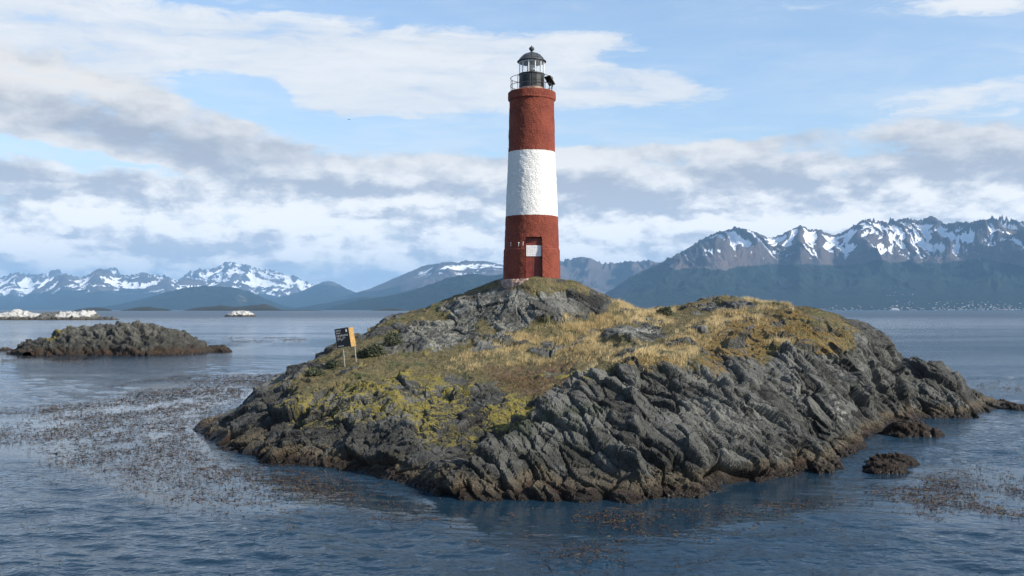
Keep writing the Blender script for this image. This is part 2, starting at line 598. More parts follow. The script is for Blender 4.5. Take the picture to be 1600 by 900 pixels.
M_ROCK = rock_material('island_rock')

# ------------------------------------------------------------------ the main island
CP = []   # (px, py, Y) seen on the photograph, turned into ground points


def colpts(px, lst):
    for py, Y in lst:
        CP.append(unproj(px, py, Y))


def wl(px, py):
    x, y = on_water(px, py)
    CP.append((x, y, 0.0))
    return x, y


shore = [wl(*p) for p in [(322, 682), (345, 692), (375, 713), (450, 725), (560, 735), (600, 750), (690, 765), (720, 778), (800, 784), (900, 783), (1000, 779), (1100, 772),
                          (1150, 760), (1250, 742), (1300, 734), (1285, 712), (1350, 690), (1372, 668), (1430, 660), (1480, 655), (1540, 648), (1592, 640)]]
colpts(380, [(680, 35.5), (650, 38), (634, 41)])
colpts(330, [(668, 39.4)])
colpts(450, [(680, 33.4), (640, 35.8), (600, 39.5), (586, 42.5)])
colpts(520, [(690, 32.6), (640, 34.8), (590, 38.5), (560, 42), (547, 45)])
colpts(600, [(705, 30.4), (655, 32.8), (610, 36), (570, 39.5), (535, 43.5), (507, 48)])
colpts(700, [(740, 27.8), (700, 29.5), (660, 32), (620, 34.8), (580, 38.5), (540, 42), (500, 45.5), (468, 48.5)])
colpts(765, [(640, 33.3), (600, 36.2), (560, 39.5), (520, 43), (480, 45.8), (445, 48.0)])
colpts(830, [(745, 27.1), (705, 28.2), (665, 29.6), (645, 32.3), (600, 36), (570, 38.5), (540, 41), (512, 43.5), (485, 44.3), (455, 44.9), (440, 45.3)])
colpts(900, [(740, 27.1), (690, 28.4), (640, 29.9), (607, 31.0), (585, 36), (545, 40), (505, 43.7), (490, 44.4), (465, 45.0), (446, 45.6)])
colpts(985, [(740, 27.3), (700, 28.3), (650, 29.7), (600, 30.9), (563, 31.8), (548, 36), (520, 40), (500, 44), (484, 48)])
colpts(1050, [(735, 27.5), (690, 28.6), (645, 29.9), (600, 31.3), (568, 32.6), (545, 36.5), (520, 40), (500, 44), (486, 49)])
colpts(1100, [(730, 27.9), (690, 28.9), (650, 30.2), (610, 31.6), (577, 33.2), (550, 36.2), (520, 40), (490, 45), (474, 49)])
colpts(1130, [(464, 50)])
colpts(1200, [(710, 30), (670, 31.3), (630, 32.9), (590, 35), (555, 37.8), (520, 41), (490, 45), (474, 48.5)])
colpts(1300, [(700, 32.4), (660, 33.9), (620, 35.8), (580, 38.2), (540, 41.2), (510, 44), (490, 46.8)])
colpts(1350, [(650, 40.0), (610, 41), (570, 42.5), (535, 44.5), (508, 47)])
colpts(1385, [(640, 43.6), (610, 44.4), (580, 45.2), (555, 46.2), (538, 47.4)])
colpts(1430, [(630, 45), (605, 46.4), (583, 48.2)])
colpts(1480, [(620, 47), (592, 48.6), (575, 50.2)])
colpts(1530, [(630, 48.6), (613, 50.2)])
colpts(1575, [(632, 50.4)])
# summit plateau and the far side
CP += [(0.93, 47, 6.46), (-0.6, 47, 6.44), (2.4, 47, 6.38), (0.93, 45.5, 6.42), (0.93, 48.6, 6.4), (0.93, 51, 6.0), (0.9, 55, 4.2), (4.5, 52, 4.9), (9, 54, 4.6), (14, 53, 3.6), (19, 53, 1.2), (23, 54, 0.3),
       (-4, 51, 4.2), (-8, 49, 2.2), (-11, 45.5, 0.6), (-12.7, 43, 0.2)]
back = [(-13.6, 44.5), (-11.5, 48.5), (-8, 54), (-3, 60), (3, 63), (9, 63), (15, 60), (20, 57.5), (25, 55), (28.0, 52)]
for x, y in back:
    CP.append((x, y, -0.5))
for x, y in back:
    CP.append((x * 1.12, y * 1.08 - 1, -2.0))
for i, (x, y) in enumerate(shore):
    CP.append((x * 1.02 + (-0.9 if i < 3 else 0.15), y - (2.0 if i != 15 else 0.5), -1.5))
CP += [(-17, 42, -2), (-15, 36, -2), (31, 50, -2), (30, 46, -2), (14, 31, -2), (18, 38, -2), (24, 43, -2), (-8, 27, -2.2), (6, 22, -2.5)]
CP = np.array(CP, float)


def tps_fit(P, lam=0.10):
    X, z = P[:, :2], P[:, 2]
    n = len(X)
    d2 = ((X[:, None] - X[None]) ** 2).sum(-1)
    K = 0.5 * d2 * np.log(d2 + 1e-9) + lam * np.eye(n)
    Q = np.c_[np.ones(n), X]
    A = np.block([[K, Q], [Q.T, np.zeros((3, 3))]])
    return np.linalg.solve(A, np.r_[z, 0, 0, 0])


TW = tps_fit(CP)


def base_z(x, y):
    out_ = np.empty(len(x))
    n = len(CP)
    for s in range(0, len(x), 20000):
        xx, yy = x[s:s + 20000], y[s:s + 20000]
        d2 = (xx[:, None] - CP[None, :, 0]) ** 2 + (yy[:, None] - CP[None, :, 1]) ** 2
        out_[s:s + 20000] = (0.5 * d2 * np.log(d2 + 1e-9)) @ TW[:n] + TW[n] + TW[n + 1] * xx + TW[n + 2] * yy
    return out_


def strata(P, n, n2, th, ln, seed, warp=0.35):
    """layered, jointed blocks: returns block offset -.5...5, ramp inside a layer, metres to nearest joint"""
    n = np.array(n, float); n /= np.linalg.norm(n)
    n2 = np.array(n2, float); n2 /= np.linalg.norm(n2)
    w = fbm(P * (0.5 / th) * 0.6, 3, seed) * warp
    t = P @ n / th + w
    k = np.floor(t)
    f = t - k
    z0 = np.zeros_like(k)
    s = P @ n2 / ln + h3(k, z0, z0, seed + 5) * 9 + fbm(P * 0.7 / ln, 2, seed + 9) * warp
    j = np.floor(s)
    q = s - j
    r = h3(k, j, z0, seed + 11)
    e = np.minimum(np.minimum(f, 1 - f) * th, np.minimum(q, 1 - q) * ln)
    return r - 0.5, f - 0.5, e


def facets(P, n, n2, size, seed, tilt=0.45, warp=0.30):
    """broken rock: each fracture cell is a flat, slightly tilted face at its own height.
    returns height (in cell units) and metres to the nearest fracture"""
    n = np.array(n, float); n /= np.linalg.norm(n)
    n2 = np.array(n2, float); n2 -= n * (n2 @ n); n2 /= np.linalg.norm(n2)
    n3 = np.cross(n, n2)
    sx, sy, sz = size
    W = P + np.stack([fbm(P / sy * 0.55 + 5 * i, 3, seed + i) for i in range(3)], 1) * warp * sx
    Q = np.c_[W @ n / sx, W @ n2 / sy, W @ n3 / sz]
    b_ = np.floor(Q - 0.5).astype(np.int64)
    f1 = np.full(len(Q), 9.0); f2 = f1.copy(); hgt = np.zeros(len(Q)); ton = hgt.copy()
    for ox in (0, 1):
        for oy in (0, 1):
            for oz in (0, 1):
                cx, cy, cz = b_[:, 0] + ox, b_[:, 1] + oy, b_[:, 2] + oz
                a = h3(cx, cy, cz, seed + 20); c = h3(cx, cy, cz, seed + 21); e = h3(cx, cy, cz, seed + 22)
                dx_ = Q[:, 0] - (cx + 0.5 + (a - .5) * 0.62); dy_ = Q[:, 1] - (cy + 0.5 + (c - .5) * 0.8); dz_ = Q[:, 2] - (cz + 0.5 + (e - .5) * 0.8)
                d = dx_ * dx_ + dy_ * dy_ + dz_ * dz_
                r_ = (a * 7.13 + c * 3.71) % 1.0
                g1 = (e * 5.3 + a * 2.9) % 1.0 - 0.5
                g2 = (c * 6.1 + e * 4.3) % 1.0 - 0.5
                hh = (r_ - 0.5) + tilt * (dy_ * g1 + dz_ * g2) * 2 - 0.5 * tilt * dx_
                m_ = d < f1
                f2 = np.where(m_, f1, np.minimum(f2, d))
                hgt = np.where(m_, hh, hgt)
                ton = np.where(m_, (a * 3.3 + c * 5.9 + e * 1.7) % 1.0, ton)
                f1 = np.where(m_, d, f1)
    return hgt, (np.sqrt(f2) - np.sqrt(f1)) * min(sx, sy, sz), ton


NA, NA2 = (0.66, 0.06, 0.75), (0.6, -0.64, -0.48)
NB, NB2 = (-0.43, 0.10, 0.90), (0.82, 0.456, 0.342)

TURF = [(425, 612), (470, 578), (540, 540), (560, 512), (620, 490), (700, 455), (740, 430), (900, 430), (960, 470), (1040, 470), (1130, 450), (1240, 465), (1300, 480), (1345, 520), (1315, 548), (1230, 545), (1180, 575), (1090, 560),
        (985, 556), (930, 590), (880, 612), (850, 640), (805, 622), (775, 596), (700, 592), (640, 590), (590, 600), (540, 592), (480, 615)]
OUTCROPS = [[(690, 480), (770, 452), (850, 452), (930, 455), (955, 478), (930, 498), (860, 505), (800, 520), (720, 512)], [(560, 560), (640, 505), (720, 490), (760, 515), (800, 535), (700, 545), (640, 560)],
            [(935, 515), (1010, 500), (1060, 520), (1010, 540), (940, 535)], [(1090, 475), (1150, 466), (1165, 490), (1100, 495)], [(1130, 505), (1180, 500), (1170, 560), (1135, 550)],
            [(600, 582), (640, 575), (640, 600), (600, 600)], [(830, 585), (900, 572), (905, 590), (850, 600)]]
LICH = [[(650, 690), (830, 610), (885, 630), (830, 668), (740, 700)], [(430, 640), (470, 600), (560, 590), (640, 600), (640, 650), (560, 670), (470, 668)], [(770, 600), (930, 575), (930, 600), (860, 630), (800, 640)],
        [(640, 600), (760, 590), (720, 650), (640, 690)], [(560, 560), (700, 555), (700, 600), (560, 600)]]
ORANGE = [[(1080, 535), (1160, 490), (1250, 478), (1300, 500), (1345, 535), (1320, 555), (1240, 545), (1180, 560), (1120, 580)], [(745, 490), (775, 495), (770, 515), (750, 512)], [(900, 570), (1020, 555), (1060, 565), (990, 575)]]
MOSS = [[(740, 700), (860, 650), (980, 640), (960, 700), (860, 750), (760, 740)], [(970, 560), (1050, 562), (1060, 600), (990, 605)]]
HEATH = [[(760, 580), (900, 565), (900, 615), (850, 640), (800, 610)]]
GOLD = [[(700, 575), (740, 540), (800, 525), (860, 505), (940, 480), (1050, 485), (1050, 510), (960, 515), (960, 545), (1040, 545), (1020, 560), (950, 560), (900, 580), (820, 565), (720, 580)], [(1020, 545), (1090, 500), (1160, 485), (1200, 500), (1160, 525), (1100, 545), (1060, 565)],
        [(1140, 468), (1240, 468), (1240, 480), (1140, 482)], [(1200, 540), (1235, 510), (1250, 530), (1225, 560)], [(880, 475), (960, 470), (1010, 480), (960, 500)]]
PALE = [[(620, 530), (700, 470), (860, 440), (900, 480), (800, 530), (700, 560)], [(930, 510), (1170, 470), (1170, 540), (940, 550)]]


LIME = [[(1265, 590), (1330, 590), (1330, 660), (1270, 650)], [(1005, 590), (1040, 590), (1045, 615), (1005, 612)], [(1385, 560), (1420, 575), (1410, 600), (1380, 590)], [(570, 570), (612, 572), (610, 592), (570, 590)], [(930, 510), (1000, 505), (1010, 530), (935, 532)], [(1100, 470), (1180, 468), (1180, 492), (1100, 496)], [(700, 470), (850, 460), (860, 500), (700, 530)]]


def union(px, py, polys):
    d = np.full(px.shape, -1e9)
    for p in polys:
        d = np.maximum(d, poly_sd(px, py, p))
    return d


def build_island():
    xs = np.arange(-16.0, 29.0, 0.042)
    y1 = np.arange(23.6, 37.0, 0.034)
    y2 = np.arange(37.0, 50.0, 0.048)
    y3 = np.arange(50.0, 64.0, 0.14)
    ys = np.r_[y1, y2, y3]
    Xg, Yg = np.meshgrid(xs, ys)
    sh_ = Xg.shape
    x, y = Xg.ravel(), Yg.ravel()
    # coarse evaluation, then bilinear refinement
    cx_ = np.arange(-16.5, 29.6, 0.25)
    cy_ = np.arange(23.0, 64.6, 0.25)
    CX, CY = np.meshgrid(cx_, cy_)
    CZ = base_z(CX.ravel(), CY.ravel()).reshape(CX.shape)
    # shoulder, notch and low outer knob of the right-hand end
    for gx, gy, sx, sy, a in ((16.9, 46.3, 1.1, 2.2, 0.14), (18.7, 47.2, 0.75, 4.0, -0.70), (21.0, 49.3, 1.0, 1.6, 0.40), (23.2, 50.0, 0.8, 3.0, -0.25)):
        CZ = CZ + a * np.exp(-((CX - gx) / sx) ** 2 - ((CY - gy) / sy) ** 2)

    def samp(A, x, y):
        u = (x - cx_[0]) / 0.25
        v = (y - cy_[0]) / 0.25
        i = np.clip(u.astype(int), 0, len(cx_) - 2)
        j = np.clip(v.astype(int), 0, len(cy_) - 2)
        a, b_ = u - i, v - j
        return (A[j, i] * (1 - a) + A[j, i + 1] * a) * (1 - b_) + (A[j + 1, i] * (1 - a) + A[j + 1, i + 1] * a) * b_

    z = samp(CZ, x, y)
    GY, GX = np.gradient(CZ, 0.25)
    keep = (z > -0.9)
    used = np.where(keep)[0]
    px = 800 + F * x / y
    py = HY - F * (z - CH) / y
    P = np.c_[x, y, z]
    Pu = P[used]
    xu, yu, zu, pxu, pyu = x[used], y[used], z[used], px[used], py[used]
    N = np.c_[-samp(GX, xu, yu), -samp(GY, xu, yu), np.ones(len(xu))]
    N /= np.linalg.norm(N, axis=1)[:, None]
    wob = fbm(Pu * 0.9, 4, 3)
    wob2 = fbm(Pu * 3.0, 3, 4)
    td = union(pxu, pyu, [TURF]) + wob * 26 + wob2 * 10
    oc = union(pxu, pyu, OUTCROPS) + wob * 16 + wob2 * 10
    # turf only where the ground is not too steep and clear of the sea, and not on the far side's lower slopes
    turf = sstep(td, -12, 14)
    turf *= sstep(zu + wob * 0.4, 1.0, 1.8)
    back_side = sstep(yu, 50.5, 53)
    turf = np.maximum(turf, back_side * sstep(zu + wob * 0.8, 2.4, 3.2))
    turf *= 1 - 0.85 * sstep(oc, -5, 9)
    # a little rock showing through everywhere
    turf *= 1 - 0.8 * sstep(fbm(Pu * 0.8 + 31, 4, 61) + 0.12 * sstep(pxu, 1040, 1100), 0.20, 0.40)
    turf *= 1 - 0.7 * sstep(union(pxu, pyu, [ORANGE[0]]) + wob * 18, -6, 14) * sstep(fbm(Pu * 1.5 + 7, 4, 63), -0.12, 0.12)
    rw = 1 - turf
    flat_top = np.exp(-(((xu - 0.93) / 2.2) ** 2 + ((yu - 47) / 2.2) ** 2) ** 2)
    rw = rw * (1 - 0.85 * flat_top)
    # blend of the two bedding directions along the front ridge
    ridge = poly_sd(pxu, pyu, [(700, 800), (700, 765), (825, 668), (900, 605), (985, 560), (1100, 540), (1700, 440), (1700, 900), (700, 900)])
    A = sstep(ridge + wob * 12, -12, 12)
    # right end of the island and the summit scarp keep the right-hand bedding
    A = np.maximum(A, sstep(pxu, 790, 830) * sstep(-pyu, -520, -505))
    disp = np.zeros(len(xu))
    crack = np.zeros(len(xu))
    calmrock = (1 - 0.18 * sstep(td, -40, -5)) * (0.92 + 0.08 * A) * (1 - 0.35 * sstep(-xu, 8, 11)) * (1 - 0.18 * sstep(oc, -10, 5)) * (1 - 0.4 * sstep(yu, 46.5, 48.5))
    tone = np.zeros(len(xu))
    for (sx, sy, sz), amp, cw, cd, sd, tw_ in (((1.25, 3.0, 2.2), 0.50, 0.05, 0.24, 100, 0.3), ((0.55, 1.3, 1.05), 0.24, 0.03, 0.15, 200, 0.45), ((0.25, 0.55, 0.45), 0.10, 0.018, 0.05, 300, 0.25), ((0.12, 0.20, 0.18), 0.05, 0.012, 0.02, 350, 0.0)):
        ha, ea, ta = facets(Pu, NA, NA2, (sx, sy, sz), sd, 0.85, 0.16)
        hb, eb, tb = facets(Pu, NB, NB2, (sx * 1.1, sy * 0.85, sz), sd + 50, 0.85, 0.16)
        sel = A + 0.15 * wob > 0.5
        h_ = np.where(sel, ha, hb)
        e_ = np.where(sel, ea, eb)
        loc = 0.30 + 0.90 * sstep(fbm(Pu * 0.45 + sd, 3, sd + 3), -0.30, 0.35)
        disp += amp * loc * h_ * calmrock
        crack += cd * loc * calmrock * np.exp(-(e_ / cw) ** 2)
        tone += tw_ * np.where(sel, ta, tb)
    disp -= crack
    # rougher big shape: knobs and gullies running down the slope
    gul = ridged(np.c_[xu * 0.42 + yu * 0.12, yu * 0.16 - xu * 0.05, zu * 0.3], 4, 71)
    disp += (gul - 0.33) * 0.42 * sstep(zu, -0.4, 0.7)
    disp += fbm(Pu * 0.5, 2, 81) * 0.28 + fbm(Pu * 6, 3, 82) * 0.02
    rs = poly_sd(pxu, pyu, [(680, 800), (700, 765), (760, 715), (825, 664), (870, 630), (900, 602), (940, 578), (985, 558), (1010, 556), (1010, 900), (680, 900)]) + wob2 * 5
    rlen = sstep(pxu, 690, 740) * (1 - sstep(pxu, 985, 1010)) * sstep(pyu, 535, 560)
    disp += rlen * np.where(rs > 0, 0.42 * sstep(rs, -1, 6) * np.exp(-np.maximum(rs, 0) / 45), -0.38 * np.exp(-np.maximum(-rs, 0) / 32))
    rdisp = disp * rw
    tdisp = (fbm(Pu * 1.1, 4, 91) * 0.10 + fbm(Pu * 5, 3, 92) * 0.055) * turf * (1 - flat_top) + (fbm(Pu * 0.5, 3, 95) * 0.18) * turf * (1 - flat_top)
    dtot = rdisp + tdisp
    dtot -= 0.05 * np.exp(-((xu - 1.9) / 1.6) ** 2 - ((yu - 45.1) / 0.9) ** 2)
    dtot += 0.10 * sstep(oc, -5, 12) * (1 - flat_top)
    # fade below the water
    dtot *= sstep(zu, -1.0, -0.2) * 0.75 + 0.25
    V = Pu + N * dtot[:, None]
    attrs = {
        'turf': turf,
        'tone': tone,
        'guano': 0.42 * sstep(union(pxu, pyu, LIME) + wob * 16, -8, 12),
        'lichen': sstep(union(pxu, pyu, LICH) + wob * 14 + wob2 * 12, -8, 10) * sstep(N[:, 2], 0.35, 0.7) * (1 - back_side),
        'orange': sstep(union(pxu, pyu, ORANGE) + wob * 18 + wob2 * 14, -6, 12) * (1 - back_side),
        'moss': sstep(union(pxu, pyu, MOSS) + wob * 20 + wob2 * 12, -8, 14),
        'heath': sstep(union(pxu, pyu, HEATH) + wob * 14, -8, 12),
        'pale': sstep(union(pxu, pyu, PALE) + wob * 20, -10, 16),
    }
    lut = np.full(len(x), -1)
    lut[used] = np.arange(len(used))
    fc = grid_faces(len(ys), len(xs))
    fc = lut[fc]
    fc = fc[(fc >= 0).all(1)]
    o = mesh_np('ground', V, fc, M_ROCK, attrs, smooth=False)
    tag(o, kind='structure')
    o['label'] = 'rocky islet ground with dry grass on top and lichen on grey slabs'
    gold = sstep(union(pxu, pyu, GOLD) + wob * 10 + wob2 * 10, -5, 10)
    return dict(V=V, turf=turf, gold=gold, px=pxu, py=pyu, N=N, back=back_side, flat=flat_top, heath=attrs['heath'], orange=attrs['orange'])


ISL = build_island()


def ground_z(x, y):
    """height of the built ground near a point (mean of nearest vertices)"""
    V = ISL['V']
    d = (V[:, 0] - x) ** 2 + (V[:, 1] - y) ** 2
    k = np.argpartition(d, 6)[:6]
    return float(V[k, 2].mean())


def ground_at_pixel(px, py):
    """the nearest ground point that lies along the sight line of a photo pixel"""
    V = ISL['V']
    u = 800 + F * V[:, 0] / V[:, 1]
    v = HY - F * (V[:, 2] - CH) / V[:, 1]
    d = (u - px) ** 2 + (v - py) ** 2
    k = np.where(d < max(9.0, d.min() * 2))[0]
    i = k[np.argmin(V[k, 1])]
    return V[i]


# ------------------------------------------------------------------ sea
def wave_params(n=64):
    r = np.random.default_rng(5)
    lam = np.exp(r.uniform(math.log(0.25), math.log(4.0), n))
    th = R(82) + r.normal(0, R(34), n)
    k = 2 * math.pi / lam
    amp = 0.0033 * lam ** 0.85
    ph = r.uniform(0, 2 * math.pi, n)
    return k * np.cos(th), k * np.sin(th), amp, ph, lam


WP = wave_params()
KELP_L = [(-80, 660), (60, 640), (200, 612), (430, 583), (415, 605), (350, 640), (308, 668), (335, 700), (390, 725), (560, 752), (690, 790), (640, 815), (520, 800), (430, 815), (260, 800), (150, 745), (60, 720), (-80, 715)]
KELP_S = [(-60, 556), (60, 553), (150, 560), (140, 566), (-60, 570)]
KELP_M = [(345, 530), (470, 527), (480, 536), (380, 540)]
KELP_R = [(1290, 770), (1400, 735), (1700, 725), (1700, 815), (1450, 820), (1330, 800), (1150, 815), (950, 830), (840, 800), (1000, 792), (1180, 780)]
KELP_R2 = [(1460, 600), (1640, 590), (1640, 615), (1500, 625)]


def calm_at(x, y):
    px = 800 + F * x / np.maximum(y, 1)
    py = HY + F * CH / np.maximum(y, 1)
    front = y > 5
    c = np.zeros(len(x))
    nz = fbm(np.c_[x * 0.25, y * 0.12, 0 * x], 3, 44) * 18
    for p, s in ((KELP_L, 1.0), (KELP_R, 0.8), (KELP_S, 0.8), (KELP_M, 0.8), (KELP_R2, 0.7)):
        c = np.maximum(c, s * sstep(poly_sd(px, py, p) + nz, -14, 12))
    lee = poly_sd(px, py, [(560, 700), (1300, 700), (1310, 790), (1100, 850), (700, 830)])
    c = np.maximum(c, 0.95 * sstep(lee + nz, -20, 20))
    return np.where(front, c, 0)


def wave_z(x, y, spacing=None, calm=None):
    kx, ky, am, ph, lam = WP
    z = np.zeros(len(x))
    mod = 0.65 + 0.7 * sstep(fbm(np.c_[x * 0.05, y * 0.09, 0 * x], 3, 45), -0.5, 0.5)
    if calm is None:
        calm = calm_at(x, y)
    for i in range(len(kx)):
        a = am[i]
        if spacing is not None:
            a = a * np.clip((lam[i] / spacing - 2.5) / 3, 0, 1)
        q = np.sin(kx[i] * x + ky[i] * y + ph[i])
        z += a * (q + 0.22 * np.cos(2 * (kx[i] * x + ky[i] * y + ph[i])))
    return z * mod * (1 - 0.92 * calm)


def build_sea():
    m, g, b = new_mat('sea_water')
    P = g.pos()
    px, py, pz = g.sep(P)
    calm = g.attr('calm')
    dist = g.v('LENGTH', P, out=1)
    far = g.ss(dist, 30, 400)
    pw = g.v('MULTIPLY', P, (0.75, 1.15, 1))
    w1 = g.noise(pw, 1.3, 3, 0.55)
    w2 = g.noise(pw, 4.2, 4, 0.55)
    w3 = g.noise(pw, 12.0, 3, 0.5)
    sw = g.noise(g.v('MULTIPLY', P, (0.3, 0.55, 1)), 0.9, 3, 0.5)
    # wind patches: rough and slick lanes drawn out along the wind
    lane = g.noise(g.v('MULTIPLY', P, (0.010, 0.045, 1)), 1.0, 5, 0.6, 0.4)
    lane2 = g.noise(g.v('MULTIPLY', P, (0.0016, 0.010, 1)), 1.0, 4, 0.6, 0.4)
    rough_amt = g.m('MULTIPLY', g.ss(lane, 0.36, 0.60, 0.35, 1.0), g.ss(lane2, 0.34, 0.62, 0.6, 1.05))
    rough_amt = g.m('MULTIPLY', rough_amt, g.m('SUBTRACT', 1.0, g.m('MULTIPLY', calm, 0.92)))
    h = g.m('ADD', g.m('MULTIPLY', w1, 0.36), g.m('ADD', g.m('MULTIPLY', w2, 0.26), g.m('MULTIPLY', w3, 0.085)))
    h = g.m('ADD', h, g.m('MULTIPLY', sw, g.ss(dist, 60, 300, 0.0, 1.3)))
    nrm = g.bump(h, rough_amt, 0.38)
    setp(g, b, (0.011, 0.030, 0.050), g.ss(dist, 15, 900, 0.05, 0.36), nrm, 0.5)
    b.inputs['IOR'].default_value = 1.333
    # rows of constant step across the water near, growing outward
    near = 1.0 / np.linspace(1 / 14.0, 1 / 500.0, 620)
    rad = np.r_[[0.5, 3, 6, 9, 11.5, 13], near, np.geomspace(515, 44000, 70)]
    fine = np.linspace(-R(34), R(34), 760)
    coarse = np.linspace(R(34), 2 * math.pi - R(34), 90)[1:-1]
    ang = np.r_[fine, coarse]
    A_, Rr = np.meshgrid(ang, rad)
    # depth-like rows inside the fan, circles outside it
    cosw = np.where(np.abs(A_) < R(34.1), np.cos(A_), math.cos(R(34)))
    Rr2 = Rr / cosw
    x, y = (Rr2 * np.sin(A_)).ravel(), (Rr2 * np.cos(A_)).ravel()
    rowstep = np.gradient(rad)
    sp = np.maximum(np.repeat(rowstep, len(ang)), Rr2.ravel() * 0.0016)
    sp = np.where(np.abs(A_.ravel()) < R(34.1), sp, np.maximum(sp, Rr2.ravel() * 0.05))
    calm_v = calm_at(x, y)
    nearm = Rr2.ravel() < 900
    z = np.zeros(len(x))
    z[nearm] = wave_z(x[nearm], y[nearm], sp[nearm], calm_v[nearm])
    V = np.c_[x, y, z]
    fc = grid_faces(len(rad), len(ang), wrap=True)
    cap = np.array([np.arange(len(ang))[::-1]])
    o = mesh_np('water', V, [fc[:, ::-1], cap[:, ::-1]], m, {'calm': calm_v})
    tag(o, kind='structure')
    o['label'] = 'dark blue rippled sea channel'


build_sea()
#PART2
# ------------------------------------------------------------------ far mountains
def mountain_material(name, snow_c=(0.80, 0.82, 0.86), rock_a=(0.048, 0.043, 0.044), rock_b=(0.108, 0.082, 0.074), forest=(0.007, 0.013, 0.010), sc=1.0):
    m, g, b = new_mat(name)
    P = g.v('SCALE', g.pos(), 0.001)
    n1 = g.noise(P, 1.6 * sc, 6, 0.6)
    n2 = g.noise(P, 7.0 * sc, 6, 0.65)
    n3 = g.noise(P, 26.0 * sc, 5, 0.65)
    c = g.mix(g.ss(n1, 0.36, 0.66), rock_a, rock_b)
    c = g.mix(g.ss(n2, 0.4, 0.7), c, (0.075, 0.073, 0.076))
    fo = g.ss(g.m('ADD', g.attr('forest'), g.m('MULTIPLY', g.m('SUBTRACT', n3, 0.5), 0.5)), 0.42, 0.58)
    c = g.mix(fo, c, g.mix(g.ss(n2, 0.35, 0.65), forest, tuple(q * 2.0 for q in forest)))
    mead = g.m('MULTIPLY', g.attr('meadow'), g.ss(n2, 0.45, 0.6))
    c = g.mix(mead, c, (0.13, 0.115, 0.07))
    sf = g.ss(g.m('ADD', g.attr('snow'), g.m('ADD', g.m('MULTIPLY', g.m('SUBTRACT', n3, 0.5), 0.6), g.m('MULTIPLY', g.m('SUBTRACT', g.noise(g.v('MULTIPLY', P, (1.0, 0.45, 0.45)), 60.0 * sc, 4, 0.65), 0.5), 0.9))), 0.42, 0.58)
    c = g.mix(sf, c, snow_c)
    setp(g, b, c, 0.9, g.bump(g.m('ADD', n3, n2), 0.6, 40.0), 0.1)
    return m


M_MT = mountain_material('mountain_ground')
RANGES = {}


